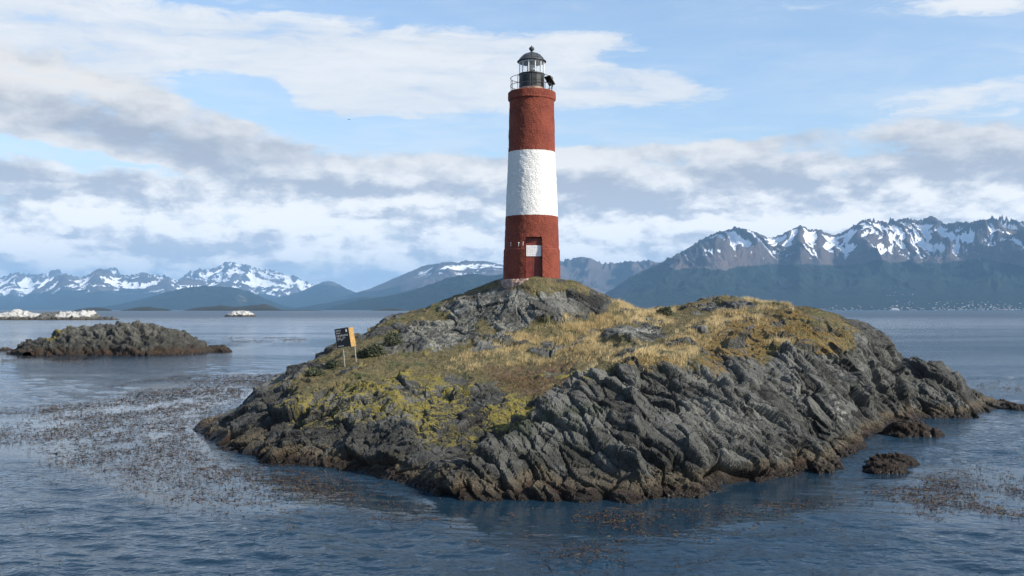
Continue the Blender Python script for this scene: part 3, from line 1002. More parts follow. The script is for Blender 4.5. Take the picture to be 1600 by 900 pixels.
def mountain(name, label, prof, Yc, Yf, Yb, seed, fx=1.0, carve=0.6, power=1.25, snow=None, forest=None, step=1.2, nr=170, rough=1.0, sig=3.0, meadow=None, mat=None, lat=0.35, jag=0.0):
    prof = np.array(prof, float)
    px = np.arange(prof[0, 0], prof[-1, 0] + step / 2, step)
    tgt = np.interp(px, prof[:, 0], (HY - prof[:, 1]) / F)
    tgt = tgt + jag / F * (ridged(np.c_[px / 34.0 + seed, 0 * px], 5, seed + 2, 0.55) - 0.33) * sstep(tgt * F, 6, 24)
    Yr = np.r_[np.linspace(Yf, Yc, int(nr * 0.72), endpoint=False), np.linspace(Yc, Yb, int(nr * 0.28))]
    PX, YY = np.meshgrid(px, Yr)
    X = (PX - 800) / F * YY
    t = np.where(YY <= Yc, (YY - Yf) / (Yc - Yf), 1 - ((YY - Yc) / (Yb - Yc)) ** 1.4)
    L = (Yc - Yf)
    # main spurs come down toward the viewer; wander the coordinates so that they branch
    q = np.c_[X.ravel() / L, YY.ravel() / L]
    wx = fbm(q * 1.3, 4, seed) * 0.42
    wy = fbm(q * 1.3 + 9, 4, seed + 1) * 0.30
    qq = np.c_[(q[:, 0] + wx) * fx * 1.5, (q[:, 1] + wy) * lat * 2.2 * fx]
    rd = ridged(qq, 7, seed + 3, 0.52).reshape(X.shape)
    q2 = np.c_[(q[:, 0] + wx * 1.2) * fx * 5.5, (q[:, 1] + wy) * lat * 5.0 * fx]
    rd = rd + 0.30 * (ridged(q2, 5, seed + 13, 0.55).reshape(X.shape) - 0.35)
    fine = fbm(q * fx * 7.5, 5, seed + 8, 0.55).reshape(X.shape)
    sm = gauss1(tgt, 22 / step)
    env = np.clip(t, 0, 1) ** power
    crest = (sm[None] * Yc)
    bump = np.clip(t, 0, 1) * (1.15 - 0.45 * np.clip(t, 0, 1)) * sstep(t, 0.12, 0.62)
    H = crest * (env * (1 - carve * 0.55) + carve * bump * (rd - 0.25) + 0.060 * rough * fine * sstep(t, 0.25, 0.7) * (1 - 0.65 * sstep(t, 0.8, 1.0)))
    # fit the outline seen from the water: scale each direction, keeping the small teeth of the relief
    ang = (H / YY).max(0)
    want = np.maximum(tgt, 1e-4)
    ratio = gauss1(want / np.maximum(ang, 1e-5), sig * 1.6 / step)
    H = H * ratio[None]
    H = np.where(t <= 0.0, -2.0, np.maximum(H, -2.0))
    dX = np.gradient(X, axis=1)
    dH = np.gradient(H, axis=1) / np.maximum(dX, 1)
    dV = np.gradient(H, axis=0) / np.gradient(YY, axis=0)
    slope = np.sqrt(dH ** 2 + dV ** 2)
    # hollows hold the snow
    k = 9
    Hs = np.array([gauss1(r_, 7 / step) for r_ in H])
    Hs = np.array([gauss1(c_, 3) for c_ in Hs.T]).T
    hollow = (Hs - H) / (np.abs(Hs).mean() * 0.035 + 1)
    Hf = np.array([gauss1(r_, 2.6 / step) for r_ in H])
    hol2 = np.clip((Hf - H) / (0.0006 * Yc), -1, 1)
    nz = fbm(np.c_[X.ravel(), YY.ravel()] / 700.0, 5, seed + 21).reshape(X.shape)
    nz2 = fbm(np.c_[X.ravel(), YY.ravel()] / 180.0, 4, seed + 23).reshape(X.shape)
    sn = np.zeros_like(H)
    if snow:
        line, band, wh, ws = snow
        sn = sstep(H + nz * band * 0.6 + nz2 * band * 0.35, line - band, line + band) + wh * np.clip(hollow, -1, 1) * sstep(H, line - 2.6 * band, line - 0.2 * band) + 0.40 * hol2 * sstep(H, line - 2.2 * band, line - 0.3 * band) - ws * np.clip(slope - 0.62, -0.3, 0.6)
    fr = np.zeros_like(H)
    if forest:
        fr = 1 - sstep(H + nz * forest[1], forest[0] - forest[1] * 0.5, forest[0] + forest[1] * 0.5)
    md = np.zeros_like(H)
    if meadow is not None:
        md = sstep(union(PX.ravel(), (HY - F * H / YY).ravel(), [meadow]) + nz.ravel() * 8, -4, 5).reshape(H.shape)
    V = np.c_[X.ravel(), YY.ravel(), H.ravel()]
    fc = grid_faces(len(Yr), len(px))
    o = mesh_np(name, V, fc, mat or M_MT, {'snow': np.clip(sn, 0, 1).ravel(), 'forest': fr.ravel(), 'meadow': md.ravel()})
    tag(o, kind='structure')
    o['label'] = label
    RANGES[o.name] = (X, YY, H)
    return o


# range with the forested foot and the town, right
mountain('mountains', 'sharp mountain range with snow bowls above dark forest',
         [(880, 482), (930, 466), (955, 452), (985, 432), (1010, 420), (1040, 405), (1070, 390), (1095, 374), (1120, 362), (1155, 354), (1180, 362), (1205, 372), (1225, 364), (1245, 354), (1251, 348), (1258, 356), (1272, 360), (1280, 355), (1290, 364),
          (1305, 367), (1325, 358), (1345, 344), (1358, 341), (1375, 346), (1390, 344), (1405, 342), (1420, 340), (1432, 344), (1446, 341), (1456, 336), (1466, 341), (1474, 350), (1490, 347), (1505, 346), (1520, 346), (1535, 342), (1550, 341), (1560, 338), (1575, 342), (1600, 346), (1660, 352), (1720, 340), (1800, 365), (1900, 350), (2100, 390), (2300, 430)],
         13600, 9300, 18000, 11, fx=2.02, carve=0.62, power=1.5, snow=(930, 190, 0.85, 0.38), forest=(560, 150), nr=230, sig=2.2, step=1.1)
# bare grey ridge seen right of the tower
mountain('mountains', 'bare grey rocky ridge behind the lighthouse',
         [(700, 470), (760, 440), (800, 418), (840, 408), (870, 409), (882, 404), (892, 407), (905, 400), (918, 402), (930, 405), (942, 412), (955, 411), (975, 409), (1000, 407), (1018, 406), (1035, 412), (1080, 420), (1160, 440)],
         19000, 14800, 24000, 23, fx=1.95, carve=0.6, snow=(1250, 160, 0.5, 0.4), forest=(380, 200), nr=130)
# broad streaked mountain left of the tower
mountain('mountains', 'broad blue mountain with snow streaks left of the lighthouse',
         [(470, 484), (505, 474), (540, 462), (580, 450), (610, 437), (640, 424), (665, 414), (690, 410), (705, 408), (716, 411), (728, 406), (742, 408), (756, 407), (770, 410), (782, 413), (800, 416), (840, 430), (900, 455)],
         21000, 15000, 27000, 31, fx=1.65, carve=0.5, snow=(980, 200, 0.7, 0.35), forest=(420, 160), nr=150)
mountain('mountains', 'blue cone peak beyond the channel',
         [(380, 476), (430, 466), (470, 455), (490, 446), (505, 440), (514, 438), (524, 441), (540, 450), (556, 457), (575, 459), (600, 462), (660, 470), (720, 480)],
         25000, 19500, 30000, 37, fx=1.80, carve=0.4, snow=(760, 120, 0.6, 0.3), forest=(600, 120), nr=110)
# snow range, far left
mountain('mountains', 'long snow covered range far across the channel',
         [(-500, 440), (-380, 424), (-250, 440), (-140, 422), (-60, 436), (0, 431), (15, 428), (30, 432), (45, 436), (55, 429), (75, 425), (95, 426), (110, 428), (130, 434), (150, 424), (165, 421), (180, 425), (200, 428), (215, 424), (235, 425), (260, 428), (275, 434), (295, 427), (315, 425),
          (340, 424), (352, 416), (375, 414), (400, 415), (425, 418), (445, 424), (460, 434), (480, 438), (500, 444), (520, 450), (560, 466), (600, 478)],
         33000, 26000, 40000, 41, fx=3.4, carve=0.62, snow=(600, 240, 0.6, 0.30), forest=(420, 120), nr=150, sig=2.0, jag=16)
mountain('mountains', 'blue front range with snow on its tops, far left',
         [(-500, 470), (-300, 452), (-150, 462), (-40, 456), (0, 458), (30, 462), (60, 452), (85, 438), (100, 428), (108, 431), (125, 440), (138, 432), (150, 424), (160, 422), (170, 425), (185, 432), (205, 434), (225, 430), (245, 433), (262, 428), (275, 438), (300, 433), (330, 436), (350, 440), (380, 446), (420, 458), (460, 470), (500, 480)],
         27000, 20000, 31000, 43, fx=3.2, carve=0.6, snow=(730, 220, 0.7, 0.35), forest=(470, 150), nr=150, sig=2.2, jag=14)
# low near hills
mountain('hills', 'dark wooded hill below the far snow range',
         [(120, 484), (180, 476), (225, 466), (260, 456), (290, 449), (315, 446), (345, 447), (370, 449), (392, 456), (415, 466), (440, 476), (470, 483), (500, 484)],
         16500, 13800, 19500, 53, fx=2.40, carve=0.35, snow=(420, 40, 0.2, 0.2), forest=(560, 60), nr=90, meadow=[(372, 452), (386, 452), (384, 470), (374, 468)])
mountain('hills', 'dark wooded hill just left of the lighthouse',
         [(500, 484), (530, 476), (560, 468), (585, 465), (610, 461), (640, 454), (665, 446), (690, 437), (710, 431), (725, 428), (740, 427), (760, 430), (785, 428), (810, 428), (840, 438), (900, 455), (960, 470), (1040, 483)],
         12500, 10300, 15000, 59, fx=2.10, carve=0.35, forest=(900, 60), nr=90)
mountain('hills', 'pale blue hill with a bare patch behind the dark hill',
         [(440, 484), (480, 478), (520, 471), (560, 464), (590, 463), (620, 466), (700, 474), (760, 482)],
         15500, 13400, 17500, 61, fx=2.10, carve=0.3, forest=(600, 60), nr=70, meadow=[(575, 465), (600, 464), (596, 470), (578, 471)])

M_LOW = rock_material('low_island_ground', (0.012, 0.015, 0.009), (0.034, 0.033, 0.022), pale=0.1, scale=0.02, tide=0)


def low_island(label, prof, Y, depth, seed):
    prof = np.array(prof, float)
    px = np.linspace(prof[0, 0], prof[-1, 0], 120)
    top = np.interp(px, prof[:, 0], prof[:, 1])
    top = gauss1(top, 2)
    v = np.linspace(-1, 1, 40)
    PX, VV = np.meshgrid(px, v)
    YY = Y + VV * depth
    X = (PX - 800) / F * YY
    hh = np.maximum(top[None], 0) / F * Y * np.sqrt(np.clip(1 - VV ** 2, 0, 1))
    hh += fbm(np.c_[X.ravel() / 40, YY.ravel() / 40], 5, seed).reshape(X.shape) * 0.18 * hh
    V = np.c_[X.ravel(), YY.ravel(), hh.ravel() - 0.8]
    # centre on its own base
    o = mesh_np('low_island', V - np.array([V[:, 0].mean(), Y, 0]), grid_faces(40, 120), M_LOW)
    o.location = (V[:, 0].mean(), Y, 0)
    tag(o, label, 'island')
    return o


low_island('flat dark wooded islet at the horizon above the white guano reef', [(112, 0), (122, 3), (140, 5.5), (160, 5), (172, 3), (176, 0)], 4300, 110, 3)
low_island('dark humped islet at the horizon above the top of the grey rock islet', [(184, 0), (200, 3), (220, 6.5), (232, 7), (245, 4.5), (262, 3), (270, 0)], 4600, 130, 4)
low_island('long double humped dark islet behind the small white topped rock', [(286, 0), (300, 4), (325, 7), (350, 9), (364, 6), (380, 6.5), (400, 10), (415, 10), (430, 5), (440, 1.5), (500, 1), (505, 0)], 5000, 150, 5)
low_island('low dark skerry on the horizon just left of the main islet slope', [(578, 0), (590, 2), (605, 4), (618, 4), (632, 2), (650, 0.0)], 5200, 110, 6)


# ------------------------------------------------------------------ rock islets and rocks standing in the water
M_ISLET = rock_material('islet_rock', (0.018, 0.018, 0.015), (0.125, 0.123, 0.104), 0.7, 1.0, 1.6, (0.016, 0.012, 0.008), (0.060, 0.042, 0.024))


def islet(name, label, cat, prof, Y, depth, seed, amp=0.5, res=0.16, mat=None, guano=None, lich=None, group=None, bed=(0.5, 0.2, 0.8), skew=0.0, tide_amp=1.0):
    """prof: (photo column, height in photo pixels) at depth Y; a full rock with a back side"""
    prof = np.array(prof, float)
    x0, x1 = (prof[0, 0] - 800) / F * Y, (prof[-1, 0] - 800) / F * Y
    mid = 0.5 * (x0 + x1)
    xs = np.arange(x0 - 3 * res, x1 + 3.01 * res, res)
    ys = np.arange(-depth - 3 * res, depth + 3.01 * res, res * 1.15)
    Xg, Yg = np.meshgrid(xs, ys)
    hp = np.interp(xs * F / Y + 800, prof[:, 0], prof[:, 1], left=-6, right=-6) / F * Y
    hp = gauss1(hp, 1.2)
    wid = np.interp(xs, [x0, x0 + 0.2 * (x1 - x0), x1 - 0.2 * (x1 - x0), x1], [0.35, 1, 0.95, 0.35]) * depth
    wob = fbm(np.c_[xs * (6 / (x1 - x0)), 0 * xs], 3, seed + 77) * 0.22 + 1
    v = Yg / (wid * wob)[None]
    c = 1 - np.abs(v) ** 1.9
    H = np.where(c > 0, np.maximum(hp[None], 0) * np.clip(c, 0, 1) ** 0.75, c * 1.2) + np.minimum(hp[None], 0) + 0.05
    H = np.where(H < -1.5, -1.5, H)
    V = np.c_[Xg.ravel(), Yg.ravel(), H.ravel()]
    s = (x1 - x0)
    P = V * 1.0
    P[:, 1] += Y * 0.01
    tot = np.zeros(len(V))
    tone = np.zeros(len(V))
    for size, a, cd in (((0.75, 2.2, 1.3), 0.55, 0.16), ((0.32, 1.0, 0.6), 0.26, 0.08), ((0.14, 0.45, 0.3), 0.10, 0.03)):
        h_, e_, t_ = facets(P / amp, bed, (0.7, -0.5, -0.4), size, seed + int(size[0] * 100), 0.8, 0.16)
        tone += t_ / 3
        tot += a * amp * h_ - cd * amp * np.exp(-(e_ / 0.05) ** 2)
    tot += amp * (fbm(P / amp * 0.7, 3, seed + 1) * 0.30 + (ridged(P / amp * 0.35, 4, seed + 2) - 0.35) * 0.7)
    GY, GX = np.gradient(H, ys, xs)
    N = np.c_[-GX.ravel(), -GY.ravel(), np.ones(len(V))]
    N[:, :2] = np.clip(N[:, :2], -1.6, 1.6)
    N /= np.linalg.norm(N, axis=1)[:, None]
    V2 = V + N * (tot * (0.3 + 0.7 * sstep(V[:, 2], -0.6, 0.5)))[:, None]
    V2[:, 2] = np.maximum(V2[:, 2], -1.6)
    att = {}
    pxv = V[:, 0] * F / Y + 800
    if guano is not None:
        att['guano'] = sstep(V[:, 2] + fbm(P, 3, seed + 4) * guano[1], guano[0], guano[0] + 0.5 + guano[1] * 0.6) * guano[2](pxv)
    if lich is not None:
        att['lichen'] = lich(pxv, V2[:, 2])
    att['tone'] = tone
    att['pale'] = np.full(len(V), 0.35) * sstep(V2[:, 2], 1.0, 2.0)
    V2[:, 0] -= mid
    fc = grid_faces(len(ys), len(xs))
    ok = (V2[:, 2] > -1.45)
    fc = fc[ok[fc].any(1)]
    us, inv = np.unique(fc, return_inverse=True)
    o = mesh_np(name, V2[us], inv.reshape(fc.shape), mat or M_ROCK, {k: q[us] for k, q in att.items()})
    o.location = (mid, Y, 0)
    tag(o, label, cat, group)
    return o


islet('rock_islet', 'bare grey rock islet with a dark weedy waterline, left of the lighthouse islet', 'islet',
      [(24, -5), (32, 4), (42, 14), (56, 21), (72, 21), (90, 17), (101, 33), (118, 38), (140, 37), (160, 40), (182, 46), (205, 47), (226, 45), (242, 39), (262, 37), (275, 34), (296, 26), (310, 16), (320, 6), (326, -5)],
      114.5, 6.6, 301, amp=0.72, res=0.10, mat=M_ISLET, lich=lambda u, z: np.exp(-((u - 98) / 20) ** 2) * sstep(z, 1.0, 1.8) * 0.9)
islet('sea_rock', 'low dark rock awash beside the right end of the grey rock islet', 'rock', [(318, 1), (324, 6), (338, 11), (350, 8), (358, 5), (362, -2)], 118, 1.1, 302, amp=0.35, res=0.06, mat=M_ISLET)
islet('sea_rock', 'tiny dark rock awash at the left tip of the grey rock islet', 'rock', [(-2, -1), (3, 3), (9, 5), (16, 3), (20, -1)], 121, 0.7, 303, amp=0.25, res=0.05)
gu = lambda u: np.where(u < 68, 1.0, np.where(u < 96, 0.45, 1.0)) * (1 - sstep(u, 146, 153))
islet('rock_reef', 'flat reef white with bird droppings at the left edge', 'reef',
      [(-120, 0), (-90, 7), (-40, 9), (0, 9), (12, 11), (28, 15), (34, 13), (52, 10), (66, 8), (76, 11), (86, 9), (100, 12), (120, 12), (142, 13), (150, 8), (158, 4), (178, 3), (186, -1)],
      500, 9, 304, amp=1.3, res=0.35, guano=(0.9, 0.5, gu))
islet('sea_rock', 'small rock with a white bird dropping cap, far out in the channel', 'rock',
      [(350, -1), (356, 3), (364, 8), (372, 9), (384, 9), (392, 6), (397, 3), (401, -1)], 720, 6, 305, amp=1.1, res=0.3, guano=(0.9, 0.3, lambda u: np.ones_like(u)))
M_WEED = rock_material('weedy_rock', (0.014, 0.012, 0.010), (0.05, 0.043, 0.035), pale=0.1, scale=1.6, tide=2.2, belt_a=(0.013, 0.009, 0.006), belt_b=(0.055, 0.036, 0.02))
islet('sea_rock', 'broad brown weedy rock close off the right flank of the islet', 'rock', [(1376, -2), (1386, 8), (1400, 17), (1420, 22), (1436, 18), (1450, 9), (1466, 5), (1474, -2)], 39.6, 0.75, 306, amp=0.30, res=0.026, mat=M_WEED)
islet('sea_rock', 'rounded dark wet rock standing clear in the water right of the islet', 'rock', [(1354, -2), (1366, 4), (1384, 10), (1400, 14), (1418, 11), (1428, 5), (1436, -2)], 32.2, 0.55, 307, amp=0.26, res=0.022, mat=M_WEED)
islet('sea_rock', 'low dark wet rock just in front of the rounded one', 'rock', [(1350, -2), (1358, 7), (1375, 13), (1395, 14), (1410, 8), (1418, -2)], 30.7, 0.40, 308, amp=0.2, res=0.020, mat=M_WEED)
islet('sea_rock', 'small pale brown rock at the foot of the cliff by the inlet', 'rock', [(1268, -1), (1274, 10), (1288, 13), (1298, 9), (1304, -1)], 30.7, 0.32, 309, amp=0.2, res=0.018)
islet('sea_rock', 'little rock just showing between the cliff foot and the dark rocks', 'rock', [(1308, -1), (1312, 4), (1320, 5), (1327, -1)], 33.9, 0.22, 310, amp=0.12, res=0.016)
islet('sea_rock', 'brown seaweed covered rock below the middle of the cliff', 'rock', [(1020, -2), (1034, 12), (1060, 22), (1078, 16), (1096, 6), (1106, -2)], 27.0, 0.5, 311, amp=0.22, res=0.018)
islet('sea_rock', 'black wet rock at the foot of the slope left of the cliff', 'rock', [(670, -2), (690, 12), (715, 22), (745, 20), (762, 8), (772, -2)], 27.6, 0.5, 312, amp=0.22, res=0.018)
islet('sea_rock', 'flat brown rock off the left foot of the islet', 'rock', [(480, -2), (492, 7), (506, 10), (520, 6), (528, -2)], 32.0, 0.35, 313, amp=0.18, res=0.018)
islet('sea_rock', 'low dark rock off the right tip of the islet', 'rock', [(1560, -1), (1572, 6), (1586, 8), (1600, 5), (1612, 4), (1622, -1)], 50.0, 0.7, 314, amp=0.25, res=0.03, mat=M_WEED)


# ------------------------------------------------------------------ lighthouse
def paint_mat():
    m, g, b = new_mat('rough_painted_masonry')
    tc = g.n('ShaderNodeTexCoord').outputs['Object']
    x, y, z = g.sep(tc)
    n2 = g.noise(tc, 6, 5, 0.65)
    n3 = g.noise(tc, 24, 5, 0.6)
    n1 = g.noise(tc, 1.6, 4, 0.6)
    red = g.mix(g.ss(n1, 0.35, 0.65), (0.172, 0.037, 0.021), (0.232, 0.054, 0.030))
    red = g.mix(g.m('MULTIPLY', g.ss(n2, 0.56, 0.72), 0.6), red, (0.145, 0.034, 0.022))
    red = g.mix(g.m('MULTIPLY', g.ss(n3, 0.66, 0.75), 0.45), red, (0.40, 0.20, 0.15))
    drip = g.noise(g.v('MULTIPLY', tc, (9, 9, 0.7)), 1.0, 4, 0.6)
    red = g.mix(g.m('MULTIPLY', g.ss(drip, 0.55, 0.72), 0.35), red, (0.15, 0.036, 0.026))
    wht = g.mix(g.m('MULTIPLY', g.ss(n2, 0.5, 0.75), 0.5), (0.80, 0.79, 0.75), (0.66, 0.65, 0.62))
    wht = g.mix(g.m('MULTIPLY', g.ss(drip, 0.58, 0.75), 0.4), wht, (0.60, 0.58, 0.54))
    chip = g.m('MULTIPLY', g.ss(g.noise(tc, 13, 4, 0.7), 0.70, 0.73), g.ss(n1, 0.42, 0.55))
    wht = g.mix(chip, wht, (0.16, 0.12, 0.10))
    zz = g.m('ADD', z, g.m('MULTIPLY', g.m('SUBTRACT', n2, 0.5), 0.06))
    band = g.m('MULTIPLY', g.ss(zz, 2.955, 2.965), g.ss(zz, 5.985, 5.975))
    c = g.mix(band, red, wht)
    h = g.m('ADD', g.m('MULTIPLY', n2, 0.8), g.m('MULTIPLY', n3, 0.5))
    br = g.voro(g.v('MULTIPLY', tc, (1, 1, 2.0)), 6.5, 'DISTANCE_TO_EDGE')
    h = g.m('ADD', h, g.m('MULTIPLY', g.ss(br, 0.0, 0.12), 0.35))
    setp(g, b, c, 0.78, g.bump(h, 0.9, 0.05), 0.3)
    return m


def plain(name, c, rough=0.5, var=0.25, sc=9, metal=0.0, bump=0.02):
    m, g, b = new_mat(name)
    tc = g.n('ShaderNodeTexCoord').outputs['Object']
    n = g.noise(tc, sc, 5, 0.65)
    cc = g.mix(g.ss(n, 0.3, 0.7), tuple(q * (1 - var) for q in c), tuple(min(1, q * (1 + var)) for q in c))
    setp(g, b, cc, g.lin(n, 0.3, 0.7, rough - 0.08, rough + 0.12), g.bump(g.noise(tc, sc * 4, 3), 0.3, bump), 0.4, metal)
    return m


M_PAINT = paint_mat()
M_BLACK = plain('black_painted_iron', (0.016, 0.018, 0.018), 0.45, 0.4, 5)
M_LEAD = plain('grey_metal', (0.050, 0.056, 0.060), 0.5, 0.3, 6)
M_DOORRED = plain('dark_red_door_paint', (0.17, 0.032, 0.022), 0.55, 0.25, 4)
M_WHITE = plain('white_metal_plate', (0.74, 0.72, 0.72), 0.5, 0.06, 4)
M_TEXT = plain('faded_grey_lettering', (0.36, 0.34, 0.36), 0.6, 0.1)
M_STONE = plain('worn_pink_foundation', (0.30, 0.20, 0.16), 0.9, 0.45, 6, bump=0.06)
M_BRASS = plain('lamp_brass', (0.30, 0.27, 0.20), 0.35, 0.2, 8, 0.6)
M_LENS = plain('lens_glass', (0.58, 0.60, 0.58), 0.12, 0.1)
M_FRAME = plain('lantern_frame_white', (0.78, 0.78, 0.76), 0.5, 0.06)
M_CELL = plain('solar_cells', (0.012, 0.014, 0.018), 0.25, 0.2)
mg, gg_, bb_ = new_mat('lantern_glass')
setp(gg_, bb_, (0.92, 0.95, 0.95), 0.03)
bb_.inputs['Transmission Weight'].default_value = 0.9
bb_.inputs['IOR'].default_value = 1.02
bb_.inputs['Alpha'].default_value = 0.45
M_GLASS = mg

LX, LY, LZ = 0.93, 47.0, 6.42


def lighthouse():
    root = empty('lighthouse', (LX, LY, LZ))
    tag(root, 'tall round lighthouse banded red, white and red on the islet summit', 'lighthouse')
    # door opening angles (tower seen from -y); door centre a little right of the axis
    rdoor, half, zt = 1.335, 0.395, 1.94
    a0 = math.atan2(0.085 - half, 1.3)
    a1 = math.atan2(0.085 + half, 1.3)
    nseg = 300
    angs = np.linspace(a1, a0 + 2 * math.pi, nseg)
    dang = np.linspace(a0, a1, 40)[1:-1]
    angs = np.r_[angs, dang]        # closed ring, the last ones span the door
    prof_z = [-0.25, 0.0, 1.38, 1.44, 3.0, 6.03, 8.40, 8.42, 8.48, 8.80, 8.83]
    prof_r = [1.36, 1.345, 1.325, 1.285, 1.235, 1.10, 1.055, 1.075, 1.125, 1.12, 1.09]
    zz = np.unique(np.r_[np.arange(-0.25, 8.84, 0.045), zt, 1.38, 1.41, 1.44, 8.40, 8.42, 8.48, 8.80, 8.83])
    rr = np.interp(zz, prof_z, prof_r)
    A_, Z_ = np.meshgrid(angs, zz)
    Rr = np.repeat(rr[:, None], len(angs), 1)
    q = np.c_[np.sin(A_).ravel() * 1.2, -np.cos(A_).ravel() * 1.2, Z_.ravel()]
    bumpy = (fbm(q * 2.2, 3, 401) * 0.018 + fbm(q * 8, 3, 402) * 0.014).reshape(A_.shape)
    lip = np.where(Z_ > 8.38, 1.6, 1.0)
    Rr = Rr + bumpy * lip
    X, Y_ = Rr * np.sin(A_), -Rr * np.cos(A_)
    V = np.c_[X.ravel(), Y_.ravel(), Z_.ravel()]
    nc = len(angs)
    fc = grid_faces(len(zz), nc, wrap=True)
    ci = fc[:, 0] % nc
    zi = fc[:, 0] // nc
    door = (ci >= nseg - 1) & (zz[np.clip(zi + 1, 0, len(zz) - 1)] <= zt + 1e-6) & (zz[zi] >= -0.001)
    fc = fc[~door]
    fc = fc[:, ::-1] if False else fc
    # recess: jambs and soffit going 0.24 m into the wall
    V = list(map(tuple, V))
    extra = []
    zi_t = int(np.argmin(abs(zz - zt)))
    zi_b = int(np.argmin(abs(zz - 0.0)))
    yb = -1.03

    def inner(i):
        V.append((V[i][0], yb, V[i][2]))
        return len(V) - 1
    for colm in (nseg - 1, 0):
        prev = None
        for k in range(zi_b, zi_t + 1):
            i = k * nc + colm
            j = inner(i)
            if prev:
                extra.append((prev[0], i, j, prev[1]))
            prev = (i, j)
    ring = [nseg - 1] + list(range(nseg, nc)) + [0]
    prev = None
    for c_ in ring:
        i = zi_t * nc + c_
        j = inner(i)
        if prev:
            extra.append((prev[0], i, j, prev[1]))
        prev = (i, j)
    top = len(V)
    V.append((0, 0, 8.845))
    last = (len(zz) - 1) * nc
    tri = [(last + k, last + (k + 1) % nc, top) for k in range(nc)]
    mesh_np('tower', np.array(V), [fc, np.array(extra), np.array(tri)], M_PAINT, parent=root)
    # door leaf with planks, plate with faded lettering
    bm = bmesh.new()
    x0 = 0.085
    for k in range(5):
        w = 2 * half / 5
        box(bm, (x0 - half + (k + 0.5) * w, yb - 0.012, zt / 2), (w - 0.006, 0.045, zt - 0.02), bev=0.006)
    box(bm, (x0, yb + 0.02, zt / 2), (2 * half, 0.03, zt))
    for zz_ in (0.35, 1.0, 1.72):
        box(bm, (x0 - 0.08, yb - 0.04, zz_), (0.56, 0.014, 0.06), bev=0.004)
    dr = bm_obj('door', bm, M_DOORRED, root)
    bm = bmesh.new()
    box(bm, (x0 - 0.01, yb - 0.062, 1.30), (0.70, 0.02, 0.50), bev=0.006)
    pl = bm_obj('plate', bm, M_WHITE, dr)
    pl['label'] = 'white plate with faded lines of writing'
    bm = bmesh.new()
    r_ = random.Random(3)
    for k in range(5):
        x = x0 - 0.30
        z = 1.47 - k * 0.085
        while x < x0 + 0.26:
            w = r_.uniform(0.03, 0.10)
            if x + w > x0 + 0.28:
                break
            for q_ in range(max(1, int(w / 0.022))):
                box(bm, (x + q_ * 0.022 + 0.008, yb - 0.0735, z), (0.012, 0.004, 0.030 + 0.012 * r_.random()))
            x += w + 0.03
    bm_obj('lettering', bm, M_TEXT, dr)
    bm = bmesh.new()
    box(bm, (x0 + half - 0.09, yb - 0.055, 0.98), (0.05, 0.03, 0.14), bev=0.008)
    tube(bm, (x0 + half - 0.09, yb - 0.06, 1.02), (x0 + half - 0.09, yb - 0.12, 1.02), 0.012)
    tube(bm, (x0 + half - 0.09, yb - 0.115, 1.02), (x0 + half - 0.19, yb - 0.115, 1.02), 0.012)
    bm_obj('door_handle', bm, M_BLACK, dr)
    # small white brackets and a pipe on the wall left of the door
    for ax, z, s in ((-0.62, 1.66, 0.05), (-0.98, 1.68, 0.04), (-0.42, 1.70, 0.03)):
        bm = bmesh.new()
        rr_ = math.sqrt(1.30 ** 2 - ax ** 2) + 0.03
        box(bm, (ax, -rr_, z), (s, 0.06, s * 1.1), bev=0.008)
        tube(bm, (ax, -rr_ - 0.01, z), (ax - 0.005, -rr_ - 0.01, z - 0.16), 0.011)
        bm_obj('wall_bracket', bm, M_WHITE, root)
    # foundation of worn painted stone
    bm = bmesh.new()
    rngf = random.Random(8)
    seg = 90
    prof = [(1.56, -0.50), (1.50, -0.16), (1.43, -0.05), (1.36, 0.01), (1.30, 0.01)]
    rings = []
    for r0, z in prof:
        rings.append([bm.verts.new(((r0 + rngf.uniform(-.05, .05)) * math.cos(2 * math.pi * k / seg), (r0 + rngf.uniform(-.05, .05)) * math.sin(2 * math.pi * k / seg), z + rngf.uniform(-.03, .03))) for k in range(seg)])
    for a, b in zip(rings, rings[1:]):
        for k in range(seg):
            bm.faces.new((a[k], a[(k + 1) % seg], b[(k + 1) % seg], b[k]))
    bm_obj('foundation', bm, M_STONE, root)
    # lantern room
    zb = 8.845
    bm = bmesh.new()
    lathe(bm, [(0.64, zb - 0.03), (0.64, zb + 0.14), (0.60, zb + 0.17), (0.60, zb + 0.18)], 48)
    bm_obj('drum_base', bm, M_STONE, root, True)
    bm = bmesh.new()
    lathe(bm, [(0.595, zb + 0.17), (0.595, zb + 0.50), (0.607, zb + 0.50), (0.607, zb + 0.53), (0.595, zb + 0.53), (0.595, zb + 0.80), (0.625, zb + 0.805), (0.625, zb + 0.855), (0.56, zb + 0.86)], 16)
    bm_obj('lantern_drum', bm, M_BLACK, root)
    zg0, zg1 = zb + 0.86, zb + 1.42
    bm = bmesh.new()
    vs = [[bm.verts.new((0.58 * math.cos(2 * math.pi * (k + .5) / 12), 0.58 * math.sin(2 * math.pi * (k + .5) / 12), z)) for k in range(12)] for z in (zg0, zg1)]
    for k in range(12):
        bm.faces.new((vs[0][k], vs[0][(k + 1) % 12], vs[1][(k + 1) % 12], vs[1][k]))
    gl = bm_obj('lantern_glazing', bm, M_GLASS, root)
    bm = bmesh.new()
    for k in range(12):
        c_, s_ = math.cos(2 * math.pi * (k + .5) / 12), math.sin(2 * math.pi * (k + .5) / 12)
        tube(bm, (0.59 * c_, 0.59 * s_, zg0), (0.59 * c_, 0.59 * s_, zg1), 0.022, 8)
    lathe(bm, [(0.555, zg1 - 0.05), (0.595, zg1 - 0.05), (0.595, zg1), (0.555, zg1)], 12)
    bm_obj('glazing_bars', bm, M_FRAME, gl)
    bm = bmesh.new()
